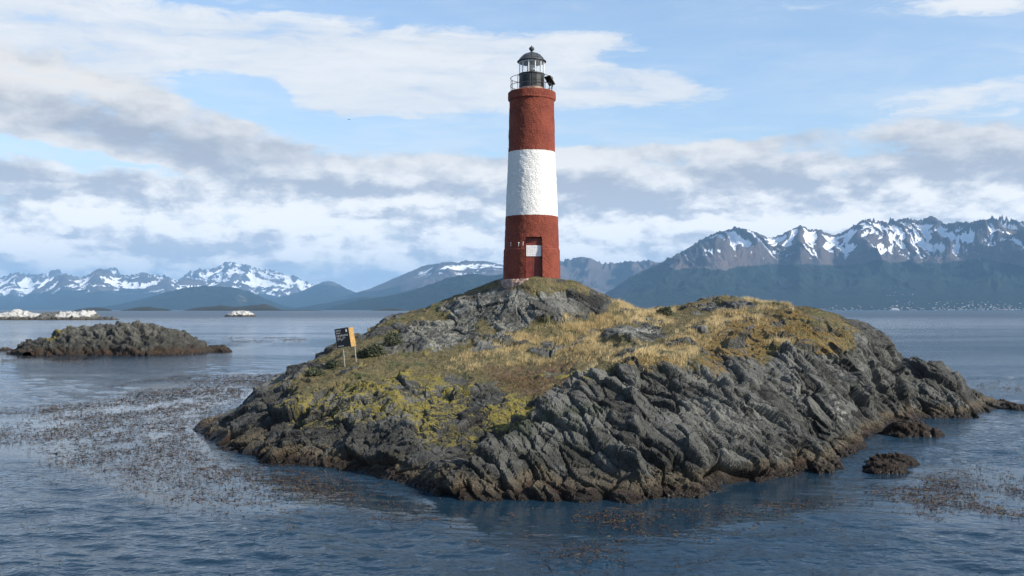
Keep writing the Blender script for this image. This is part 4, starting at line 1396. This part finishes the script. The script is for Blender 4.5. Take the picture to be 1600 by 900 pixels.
    lathe(bm, [(0.10, zg0 - 0.05), (0.10, zg0 + 0.12), (0.17, zg0 + 0.13), (0.20, zg0 + 0.2), (0.21, zg0 + 0.3), (0.20, zg0 + 0.4), (0.15, zg0 + 0.47), (0.07, zg0 + 0.50)], 24)
    ln = bm_obj('lamp', bm, M_LENS, root, True)
    bm = bmesh.new()
    for z in (0.16, 0.24, 0.32, 0.40):
        lathe(bm, [(0.20, zg0 + z), (0.222, zg0 + z + 0.012), (0.20, zg0 + z + 0.024)], 24)
    bm_obj('lens_ring', bm, M_BRASS, ln)
    bm = bmesh.new()
    zr = zg1
    lathe(bm, [(0.60, zr), (0.685, zr + 0.005), (0.69, zr + 0.04), (0.60, zr + 0.10), (0.52, zr + 0.215), (0.42, zr + 0.31), (0.29, zr + 0.385), (0.15, zr + 0.43), (0.10, zr + 0.445)], 32)
    rf = bm_obj('dome_roof', bm, M_LEAD, root, True)
    bm = bmesh.new()
    for k in range(12):
        a = 2 * math.pi * k / 12
        pts = [(0.61, zr + 0.105), (0.525, zr + 0.222), (0.425, zr + 0.318), (0.295, zr + 0.392), (0.15, zr + 0.437)]
        for p, q_ in zip(pts, pts[1:]):
            tube(bm, (p[0] * math.cos(a), p[0] * math.sin(a), p[1]), (q_[0] * math.cos(a), q_[0] * math.sin(a), q_[1]), 0.011, 6)
    bm_obj('roof_rib', bm, M_LEAD, rf)
    bm = bmesh.new()
    z = zr + 0.44
    lathe(bm, [(0.13, z), (0.12, z + 0.025), (0.06, z + 0.05), (0.05, z + 0.09), (0.075, z + 0.105), (0.115, z + 0.15), (0.13, z + 0.20), (0.115, z + 0.25), (0.07, z + 0.285), (0.03, z + 0.30), (0.02, z + 0.34), (0.005, z + 0.36)], 24)
    bm_obj('finial', bm, M_LEAD, rf, True)
    # gallery railing
    rail = empty('railing', (0, 0, 0))
    rail.parent = root
    n = 10
    for k in range(n):
        a = 2 * math.pi * (k + 0.35) / n
        bm = bmesh.new()
        tube(bm, (1.0 * math.cos(a), 1.0 * math.sin(a), 8.80), (1.0 * math.cos(a), 1.0 * math.sin(a), 9.50), 0.014, 8)
        bm_obj('post', bm, M_LEAD, rail)
    for z in (9.14, 9.50):
        bm = bmesh.new()
        for k in range(60):
            a, b = 2 * math.pi * k / 60, 2 * math.pi * (k + 1) / 60
            tube(bm, (math.cos(a), math.sin(a), z), (math.cos(b), math.sin(b), z), 0.015, 6)
        bm_obj('rail', bm, M_LEAD, rail)
    # solar panel tilted outward on the right
    sp = empty('solar_panel', (0.84, -0.30, 9.33))
    sp.parent = root
    Mx = Matrix.Rotation(R(35), 4, 'Z') @ Matrix.Rotation(R(52), 4, 'Y')
    bm = bmesh.new()
    box(bm, (0, 0, 0), (0.50, 0.46, 0.035), Mx, 0.006)
    bm_obj('panel_frame', bm, M_BLACK, sp)
    bm = bmesh.new()
    box(bm, (0, 0, 0.021), (0.45, 0.41, 0.006), Mx)
    bm_obj('cells', bm, M_CELL, sp)
    bm = bmesh.new()
    tube(bm, (0, 0, -0.02), (-0.03, 0.0, -0.50), 0.02)
    bm_obj('bracket', bm, M_LEAD, sp)


lighthouse()


# ------------------------------------------------------------------ notice board
M_SIGNBLACK = plain('black_sign_board', (0.010, 0.012, 0.016), 0.45, 0.2, 3)
M_PLY = plain('yellow_plywood', (0.34, 0.205, 0.065), 0.6, 0.22, 5)
M_POST = plain('galvanised_post', (0.30, 0.29, 0.27), 0.5, 0.2, 8, 0.3)
M_LETTER = plain('white_lettering', (0.62, 0.62, 0.62), 0.6, 0.06)


def sign():
    p1 = ground_at_pixel(541, 570)
    sc = p1[1] / F                               # metres per photo pixel there
    root = empty('information_sign', tuple(p1))
    tag(root, 'leaning black notice board with white text and a yellow plywood side on two posts', 'sign')
    W, Hh = 23 * sc, 29.5 * sc
    tilt = Matrix.Rotation(R(-9), 4, 'Y')        # leans
    # board centre relative to the base of the left post
    c = Vector(((537.3 - 541) * sc, -0.06, (570 - 525) * sc))
    Mb = Matrix.Translation(c) @ tilt @ Matrix.Rotation(R(-14), 4, 'Z')
    bm = bmesh.new()
    box(bm, (0, 0, 0), (W, 0.03, Hh), Mb, 0.006)
    bd = bm_obj('board', bm, M_SIGNBLACK, root)
    bm = bmesh.new()
    r_ = random.Random(4)

    def line(z, x0, x1, h, dens=0.75):
        x = x0
        while x < x1:
            w = h * r_.uniform(0.45, 0.8)
            if r_.random() < dens:
                box(bm, (x + w / 2, -0.0175, z), (w * 0.30, 0.004, h), Mb)
                if r_.random() < 0.7:
                    box(bm, (x + w / 2, -0.0175, z + h * r_.choice((-.38, 0, .38))), (w * 0.8, 0.004, h * 0.22), Mb)
            x += w + h * 0.22
    u = Hh
    line(0.385 * u, -0.43 * W, -0.08 * W, 0.075 * u, 1)
    line(0.26 * u, -0.42 * W, -0.14 * W, 0.07 * u, 1)
    line(0.115 * u, -0.42 * W, 0.36 * W, 0.10 * u, 0.95)
    line(-0.005 * u, -0.40 * W, 0.20 * W, 0.05 * u, .9)
    line(-0.07 * u, -0.40 * W, 0.10 * W, 0.04 * u, .9)
    line(-0.135 * u, -0.38 * W, -0.08 * W, 0.045 * u, .7)
    line(-0.43 * u, -0.40 * W, -0.06 * W, 0.055 * u, 1)
    box(bm, (0.34 * W, -0.0175, 0.35 * u), (0.10 * W, 0.004, 0.16 * u), Mb)
    bm_obj('lettering', bm, M_LETTER, bd)
    # second board turned away, bare plywood side toward the viewer
    Mp = Matrix.Translation(c + Vector((W * 0.47, 0.0, 0))) @ tilt @ Matrix.Rotation(R(52), 4, 'Z') 
    bm = bmesh.new()
    box(bm, (0.13, 0.0, 0.012), (0.26, 0.035, Hh * 1.02), Mp, 0.005)
    sd = bm_obj('side_board', bm, M_PLY, root)
    sd['label'] = 'yellow plywood board set at an angle'
    p2 = ground_at_pixel(559, 565)
    top = Vector(((556.5 - 541) * sc, 0.22, (570 - 535) * sc))
    bm = bmesh.new()
    tube(bm, (0, 0, -0.25), (-5.5 * sc, -0.015, (570 - 515) * sc), 0.021, 10)
    bm_obj('post', bm, M_POST, root)
    bm = bmesh.new()
    q = Vector(tuple(p2)) - Vector(tuple(p1))
    tube(bm, (q.x - 2.5 * sc, 0.20, q.z - 0.35), (q.x - 7.0 * sc, 0.20, (570 - 528) * sc), 0.021, 10)
    bm_obj('post', bm, M_POST, root)


sign()


# ------------------------------------------------------------------ dry grass and low ground cover
def blade_mat(name, rough=0.7):
    m, g, b = new_mat(name)
    setp(g, b, g.attr('tint', 'Color'), rough, None, 0.2)
    return m


def blades(name, label, base, hgt, wid, lean, tint, mat, seg=2):
    n = len(base)
    r = np.random.default_rng(len(name) * 7 + n)
    a = r.uniform(0, 2 * np.pi, n)
    d = np.c_[np.cos(a), np.sin(a), np.zeros(n)]
    la = r.normal(0.4, 1.1, n)                   # mostly blown to one side
    ld = np.c_[np.cos(la), np.sin(la), np.zeros(n)]
    rows = []
    for k in range(seg + 1):
        t = k / seg
        cpt = base + np.c_[np.zeros((n, 2)), (hgt * t * (1 - 0.25 * lean * t))] + ld * (hgt * lean * t * t)[:, None]
        w = wid * (1 - 0.85 * t) * 0.5
        rows += [cpt - d * w[:, None], cpt + d * w[:, None]]
    V = np.stack(rows, 1).reshape(-1, 3)
    nv = 2 * (seg + 1)
    o_ = (np.arange(n) * nv)[:, None]
    fc = np.concatenate([o_ + np.array([[2 * k, 2 * k + 1, 2 * k + 3, 2 * k + 2]]) for k in range(seg)])
    ob = mesh_np(name, V, fc, mat, {'tint': np.repeat(tint, nv, 0)})
    tag(ob, kind='stuff')
    ob['label'] = label
    return ob


def vegetation():
    V, turf, gold, N = ISL['V'], ISL['turf'], ISL['gold'], ISL['N']
    r = np.random.default_rng(99)
    ok = (V[:, 1] < 56) & (turf > 0.25)
    clump = sstep(fbm(V * 1.3, 4, 501), -0.35, 0.25)
    keepout = ((V[:, 0] - LX) ** 2 + (V[:, 1] - LY) ** 2) > 1.5 ** 2
    # tall straw-coloured grass
    cl2 = sstep(fbm(V * 2.6, 3, 521), -0.25, 0.30)
    w = ok * keepout * gold * (0.12 + clump) * np.sqrt(turf) * (0.10 + cl2)
    idx = r.choice(len(V), 60000, p=w / w.sum())
    base = V[idx] + np.c_[r.normal(0, 0.03, (len(idx), 2)), np.full(len(idx), -0.03)]
    hgt = r.uniform(0.07, 0.25, len(idx)) * (0.35 + 0.45 * clump[idx] + 0.40 * cl2[idx])
    tone = r.uniform(0, 1, len(idx)) ** 1.3
    big = sstep(fbm(base * 0.5, 3, 503), -0.4, 0.4)
    c0, c1, c2 = np.array([0.42, 0.32, 0.155]), np.array([0.24, 0.175, 0.080]), np.array([0.52, 0.42, 0.24])
    tint = c0 * (1 - tone)[:, None] + c1 * tone[:, None]
    tint = tint * (1 - 0.45 * big[:, None]) + c2 * 0.45 * big[:, None]
    tint = tint * (0.98 + 0.36 * cl2[idx])[:, None]
    m = blade_mat('dry_grass_blades')
    blades('grass', 'tall straw coloured grass on the flat top of the islet', base, hgt, r.uniform(0.009, 0.018, len(idx)), r.uniform(0.1, 0.7, len(idx)), tint, m)
    # low olive, brown and rusty cover
    w = ok * keepout * turf * (1 - 0.6 * gold) * (0.3 + sstep(fbm(V * 2.1, 4, 505), -0.3, 0.3)) + ok * keepout * 0.25 * ISL['orange'] * turf
    idx = r.choice(len(V), 90000, p=w / w.sum())
    base = V[idx] + np.c_[r.normal(0, 0.03, (len(idx), 2)), np.full(len(idx), -0.02)]
    hgt = r.uniform(0.03, 0.09, len(idx)) * (0.6 + 0.6 * sstep(fbm(base * 1.7, 3, 507), -0.3, 0.4))
    pal = np.array([[0.075, 0.072, 0.032], [0.125, 0.100, 0.048], [0.175, 0.140, 0.068], [0.105, 0.068, 0.040], [0.052, 0.058, 0.030], [0.27, 0.225, 0.125]])
    f = fbm(base * 1.4, 4, 509) * 2.4 + 2.3 + r.normal(0, 0.9, len(idx))
    tint = pal[np.clip(f.astype(int), 0, 5)]
    hz = ISL['heath'][idx] * r.uniform(0, 1, len(idx))
    tint = tint * (1 - 0.6 * hz)[:, None] + np.array([0.14, 0.070, 0.036]) * (0.6 * hz)[:, None]
    og = ISL['orange'][idx] * r.uniform(0, 1, len(idx))
    tint = tint * (1 - 0.7 * og)[:, None] + np.array([0.21, 0.14, 0.032]) * (0.7 * og)[:, None]
    blades('ground_cover', 'low olive and rusty brown plants between the rocks', base, hgt, r.uniform(0.012, 0.028, len(idx)), r.uniform(0.2, 1.0, len(idx)), tint, m)


vegetation()


# ------------------------------------------------------------------ low shrubs
def shrub_mats():
    m, g, b = new_mat('shrub_leaves')
    n = g.noise(g.n('ShaderNodeTexCoord').outputs['Object'], 9, 4, 0.6)
    setp(g, b, g.mix(g.ss(n, 0.35, 0.65), (0.042, 0.052, 0.030), (0.105, 0.115, 0.066)), 0.65, None, 0.3)
    return m, plain('shrub_wood', (0.10, 0.08, 0.06), 0.8)


M_LEAF, M_WOOD = shrub_mats()


def shrub(label, px, py, wpx, hpx, seed):
    p = ground_at_pixel(px, py)
    s = p[1] / F
    W, Hh = wpx * s / 2, hpx * s
    root = empty('shrub', (p[0], p[1], p[2] - 0.03))
    tag(root, label, 'shrub', 'low grey green shrubs on the slope')
    r = np.random.default_rng(seed)
    n = 1500
    u = r.normal(0, 1, (n, 3))
    u /= np.linalg.norm(u, axis=1)[:, None]
    rad = r.uniform(0.45, 1.0, n) ** 0.6
    lob = 0.75 + 0.35 * fbm(u * 2.2 + seed, 3, seed)
    c = u * (rad * lob)[:, None] * np.array([W, W * 0.8, Hh])
    c[:, 2] = np.abs(c[:, 2]) * 0.95 + 0.04
    t = r.normal(0, 1, (n, 3)); t /= np.linalg.norm(t, axis=1)[:, None]
    q = np.cross(t, r.normal(0, 1, (n, 3))); q /= np.linalg.norm(q, axis=1)[:, None]
    L, w = r.uniform(0.03, 0.07, n)[:, None], r.uniform(0.012, 0.024, n)[:, None]
    V = np.stack([c - t * L, c + q * w, c + t * L, c - q * w], 1).reshape(-1, 3)
    fc = np.arange(n * 4).reshape(-1, 4)
    mesh_np('foliage', V, fc, M_LEAF, parent=root, smooth=False)
    bm = bmesh.new()
    rr = random.Random(seed)
    for k in range(9):
        a = rr.uniform(0, 6.28)
        e = Vector((math.cos(a) * W * rr.uniform(.3, .75), math.sin(a) * W * .7 * rr.uniform(.3, .8), Hh * rr.uniform(.4, .8)))
        tube(bm, (0, 0, -0.08), e, 0.013, 6, 0.005)
    bm_obj('stem', bm, M_WOOD, root)


shrub('dark grey green shrub just right of the notice board', 585, 553, 44, 26, 21)
shrub('low wide shrub between the notice board posts', 566, 556, 26, 18, 22)
shrub('grey green shrub up the slope from the notice board', 612, 536, 46, 24, 23)
shrub('small flattened shrub left of the notice board foot', 518, 572, 30, 14, 24)
shrub('lowest shrub, on the left shoulder of the islet', 492, 583, 40, 13, 25)
shrub('dark spiky shrub on the saddle right of the lighthouse', 1040, 489, 34, 16, 26)


# ------------------------------------------------------------------ kelp
def kelp():
    r = np.random.default_rng(17)
    pts = []

    def fill(poly, n, clump, thr):
        p = np.array(poly, float)
        x0, y0, x1, y1 = p[:, 0].min(), p[:, 1].min(), p[:, 0].max(), p[:, 1].max()
        # uniform on the water surface between two distances
        Y0, Y1 = CH * F / (y1 - HY), CH * F / (y0 - HY)
        m_ = n * 14
        Y = np.sqrt(r.uniform(Y0 ** 2, Y1 ** 2, m_))
        u = r.uniform(x0, x1, m_)
        X = (u - 800) / F * Y
        v = HY + CH * F / Y
        sd = poly_sd(u, v, p) + fbm(np.c_[X * 0.3, Y * 0.2], 3, 601) * 22
        f = fbm(np.c_[X * 0.55, Y * 0.30], 4, 603 + clump) + 0.5 * fbm(np.c_[X * 1.8, Y * 1.0], 3, 605)
        ok = (sd > -4) & (f > thr + r.normal(0, 0.25, m_)) & (r.uniform(0, 1, m_) < sstep(sd, -6, 30) * 0.8 + 0.2)
        q = np.c_[X, Y][ok][:n]
        pts.append(q)
    fill(KELP_L, 21000, 0, -0.24)
    fill(KELP_R, 3400, 3, 0.08)
    fill(KELP_S, 1500, 5, -0.2)
    fill(KELP_M, 1200, 6, -0.2)
    fill(KELP_R2, 700, 7, 0.0)
    fill([(300, 735), (420, 700), (600, 770), (700, 800), (1150, 790), (1320, 760), (1330, 800), (1000, 850), (600, 830)], 1500, 9, 0.08)
    fill([(-80, 700), (1700, 700), (1700, 899), (-80, 899)], 700, 11, 0.36)
    fill([(800, 850), (960, 845), (980, 899), (840, 899)], 260, 12, -0.1)
    B = np.concatenate(pts)
    # keep clear of the islet itself
    V = ISL['V']
    land = V[V[:, 2] > -0.05]
    cell = set(map(tuple, np.floor(land[:, :2] / 0.2).astype(int)))
    ok = np.array([tuple(c) not in cell for c in np.floor(B / 0.2).astype(int)])
    B = B[ok]
    n = len(B)
    a = r.normal(0.15, 0.9, n)
    L = r.uniform(0.02, 0.085, n) * (1 + 2.6 * (r.uniform(0, 1, n) < 0.12)) * (0.75 + B[:, 1] / 110)
    W = r.uniform(0.006, 0.015, n) * (0.75 + B[:, 1] / 110)
    bend = r.normal(0, 0.9, n)
    rise = r.uniform(0, 0.045, n) * (r.uniform(0, 1, n) < 0.5)
    seg = 4
    rows = []
    zs = wave_z(B[:, 0], B[:, 1])
    for k in range(seg + 1):
        t = k / seg - 0.5
        ca, sa = np.cos(a + bend * t), np.sin(a + bend * t)
        x, y = B[:, 0] + ca * L * t * 2, B[:, 1] + sa * L * t * 2
        w = W * (1 - (2 * t) ** 2 * 0.75)
        z = zs + 0.012 + rise * (1 - (2 * t) ** 2) + r.normal(0, 0.004, n)
        tw = r.normal(0, 0.35, n) * w
        rows += [np.c_[x - sa * w, y + ca * w, z + tw], np.c_[x + sa * w, y - ca * w, z - tw]]
    V_ = np.stack(rows, 1).reshape(-1, 3)
    nv = 2 * (seg + 1)
    o_ = (np.arange(n) * nv)[:, None]
    fc = np.concatenate([o_ + np.array([[2 * k, 2 * k + 1, 2 * k + 3, 2 * k + 2]]) for k in range(seg)])
    pal = np.array([[0.040, 0.022, 0.012], [0.075, 0.042, 0.020], [0.11, 0.070, 0.032], [0.024, 0.014, 0.010], [0.09, 0.085, 0.045]])
    tint = pal[r.choice(5, n, p=[.36, .26, .14, .16, .08])]
    m, g, b = new_mat('wet_kelp')
    setp(g, b, g.attr('tint', 'Color'), 0.55, None, 0.25)
    o = mesh_np('kelp', V_, fc, m, {'tint': np.repeat(tint, nv, 0)})
    tag(o, kind='stuff')
    o['label'] = 'brown kelp fronds floating in patches on the water'


kelp()


# ------------------------------------------------------------------ far town on the shore below the right-hand range
def town():
    wall_c = [(0.40, 0.40, 0.39), (0.25, 0.27, 0.29), (0.32, 0.29, 0.24), (0.30, 0.33, 0.38), (0.42, 0.20, 0.16)]
    roof_c = [(0.24, 0.25, 0.27), (0.30, 0.14, 0.11), (0.40, 0.42, 0.43), (0.16, 0.18, 0.20), (0.55, 0.56, 0.56)]
    protos = []
    for i in range(5):
        mw = plain('house_wall', wall_c[i], 0.8, 0.1, 0.2)
        mr = plain('house_roof', roof_c[i], 0.7, 0.1, 0.2)
        w, d, h = 13 + 3 * (i % 3), 11, 5.5 + 1.8 * (i % 2)
        V = [(-w / 2, -d / 2, -6), (w / 2, -d / 2, -6), (w / 2, d / 2, -6), (-w / 2, d / 2, -6), (-w / 2, -d / 2, h), (w / 2, -d / 2, h), (w / 2, d / 2, h), (-w / 2, d / 2, h),
             (-w / 2, 0, h + 2.5), (w / 2, 0, h + 2.5),
             (-w / 2 - .8, -d / 2 - .9, h - .3), (w / 2 + .8, -d / 2 - .9, h - .3), (w / 2 + .8, 0, h + 2.8), (-w / 2 - .8, 0, h + 2.8), (w / 2 + .8, d / 2 + .9, h - .3), (-w / 2 - .8, d / 2 + .9, h - .3)]
        quads = [(0, 1, 5, 4), (2, 3, 7, 6), (1, 2, 6, 5), (3, 0, 4, 7), (10, 11, 12, 13), (13, 12, 14, 15)]
        tris = [(5, 6, 9), (7, 4, 8)]
        o = mesh_np('house', np.array(V, float), [np.array(quads), np.array(tris)], smooth=False, mats=[mw, mr], fmat=[0, 0, 0, 0, 1, 1, 0, 0])
        protos.append(o)
    X, Y, H = RANGES['mountains']
    r = np.random.default_rng(77)
    # clusters along the shore and up two slopes
    spots = []
    pxs = 800 + F * X[0] / Y[0]
    while len(spots) < 285:
        k = r.uniform()
        if k < 0.66:
            px, py = r.triangular(1170, 1580, 1640), 486.5 - abs(r.normal(0, 3.2))
        elif k < 0.90:
            px, py = r.normal(1525, 36), r.uniform(471, 485)
        elif k < 0.97:
            px, py = r.normal(1410, 14), r.uniform(470, 484)
        else:
            px, py = r.uniform(1385, 1430), r.uniform(455, 464)
        jc = int(np.argmin(abs(pxs - px)))
        vis = HY - F * (H[:, jc] - CH) / Y[:, jc]
        ic = int(np.argmax(vis <= py))
        Yd = float(Y[max(ic, 2), jc]) + r.uniform(-12, 12)
        if px > 1640 or px < 1150:
            continue
        spots.append((px, Yd))
    first = [True] * 5
    names = ['white walled house with a grey roof in the far town below the mountains', 'pale grey house with a red roof in the far town below the mountains', 'cream house with a light grey roof in the far town below the mountains',
             'blue grey house with a dark roof in the far town below the mountains', 'red walled house with a pale roof in the far town below the mountains']
    pr = [0.36, 0.22, 0.18, 0.14, 0.10]
    for px, Yd in spots:
        i = int(np.argmin(abs(Y[:, 0] - Yd)))
        j = int(np.argmin(abs(pxs - px)))
        k = int(r.choice(5, p=pr))
        o = protos[k]
        if not first[k]:
            o = protos[k].copy()
            col.objects.link(o)
        first[k] = False
        zg = np.interp(Yd, Y[:, j], H[:, j])
        o.location = ((px - 800) / F * Yd, Yd, max(zg, 1.0))
        o.rotation_euler = (0, 0, r.uniform(-0.6, 0.6))
        s = r.uniform(0.42, 0.8)
        o.scale = (s * r.uniform(0.9, 1.6), s, s)
        tag(o, names[k], 'house', ['white houses', 'pale grey houses', 'cream houses', 'blue grey houses', 'red houses'][k] + ' of the far town')
    M_FADED = plain('ship_paint', (0.42, 0.42, 0.42), 0.6, 0.1, 0.3)
    # long white ship lying off the town
    root = empty('ship', ((1399 - 800) / F * 9150, 9150, 0))
    tag(root, 'long white ship lying off the far town', 'ship')
    bm = bmesh.new()
    L = 80
    pts = [(-L / 2, 0), (-L / 2 + 4, -7), (L / 2 - 22, -7), (L / 2, 0), (L / 2 - 22, 7), (-L / 2 + 4, 7)]
    lo = [bm.verts.new((x * 0.95, y * 0.8, -2)) for x, y in pts]
    hi = [bm.verts.new((x, y, 9)) for x, y in pts]
    for k in range(6):
        bm.faces.new((lo[k], lo[(k + 1) % 6], hi[(k + 1) % 6], hi[k]))
    bm.faces.new(hi)
    bm.faces.new(lo[::-1])
    bm_obj('hull', bm, M_FADED, root)
    bm = bmesh.new()
    box(bm, (-6, 0, 13), (66, 12, 8), bev=0.6)
    box(bm, (-8, 0, 19), (44, 11, 5), bev=0.5)
    bm_obj('deckhouse', bm, M_FADED, root)
    bm = bmesh.new()
    box(bm, (-16, 0, 25), (8, 5, 8), bev=0.6)
    bm_obj('funnel', bm, M_LEAD, root)


town()


# ------------------------------------------------------------------ a sea bird in the air
def bird():
    m = plain('dark_feathers', (0.05, 0.05, 0.055), 0.7)
    Y = 95.0
    p = unproj(545.5, 187, Y)
    bm = bmesh.new()
    prof = [(-0.30, 0.005), (-0.24, 0.03), (-0.12, 0.065), (0.02, 0.085), (0.14, 0.07), (0.22, 0.042), (0.27, 0.045), (0.32, 0.035), (0.36, 0.012), (0.42, 0.003)]
    rings = [[bm.verts.new((x, r_ * math.cos(2 * math.pi * k / 10), r_ * math.sin(2 * math.pi * k / 10))) for k in range(10)] for x, r_ in prof]
    for a, b in zip(rings, rings[1:]):
        for k in range(10):
            bm.faces.new((a[k], a[(k + 1) % 10], b[(k + 1) % 10], b[k]))
    for s in (-1, 1):
        st = [(0.16, -0.06, 0.05, 0.03), (0.17, -0.04, 0.25, 0.12), (0.12, -0.06, 0.45, 0.16), (0.0, -0.10, 0.68, 0.12), (-0.10, -0.13, 0.80, 0.09)]
        up = [bm.verts.new((a, s * c, z + 0.012)) for a, b, c, z in st] + [bm.verts.new((b, s * c, z)) for a, b, c, z in reversed(st)]
        bm.faces.new(up)
        dn = [bm.verts.new((v.co.x, v.co.y, v.co.z - 0.014)) for v in up]
        bm.faces.new(dn[::-1])
        for k in range(len(up)):
            bm.faces.new((up[k], up[(k + 1) % len(up)], dn[(k + 1) % len(up)], dn[k]))
    tv = [bm.verts.new(q) for q in ((-0.22, -0.03, 0.0), (-0.40, -0.08, 0.0), (-0.40, 0.08, 0.0), (-0.22, 0.03, 0.0))]
    tv2 = [bm.verts.new(v.co + Vector((0, 0, 0.012))) for v in tv]
    bm.faces.new(tv)
    bm.faces.new(tv2[::-1])
    for k in range(4):
        bm.faces.new((tv[k], tv[(k + 1) % 4], tv2[(k + 1) % 4], tv2[k]))
    o = bm_obj('sea_bird', bm, m)
    o.scale = (0.3, 0.3, 0.3)
    o.location = p
    o.rotation_euler = (R(12), 0, R(-25))
    tag(o, 'tiny dark sea bird flying left of the lighthouse', 'bird')


bird()
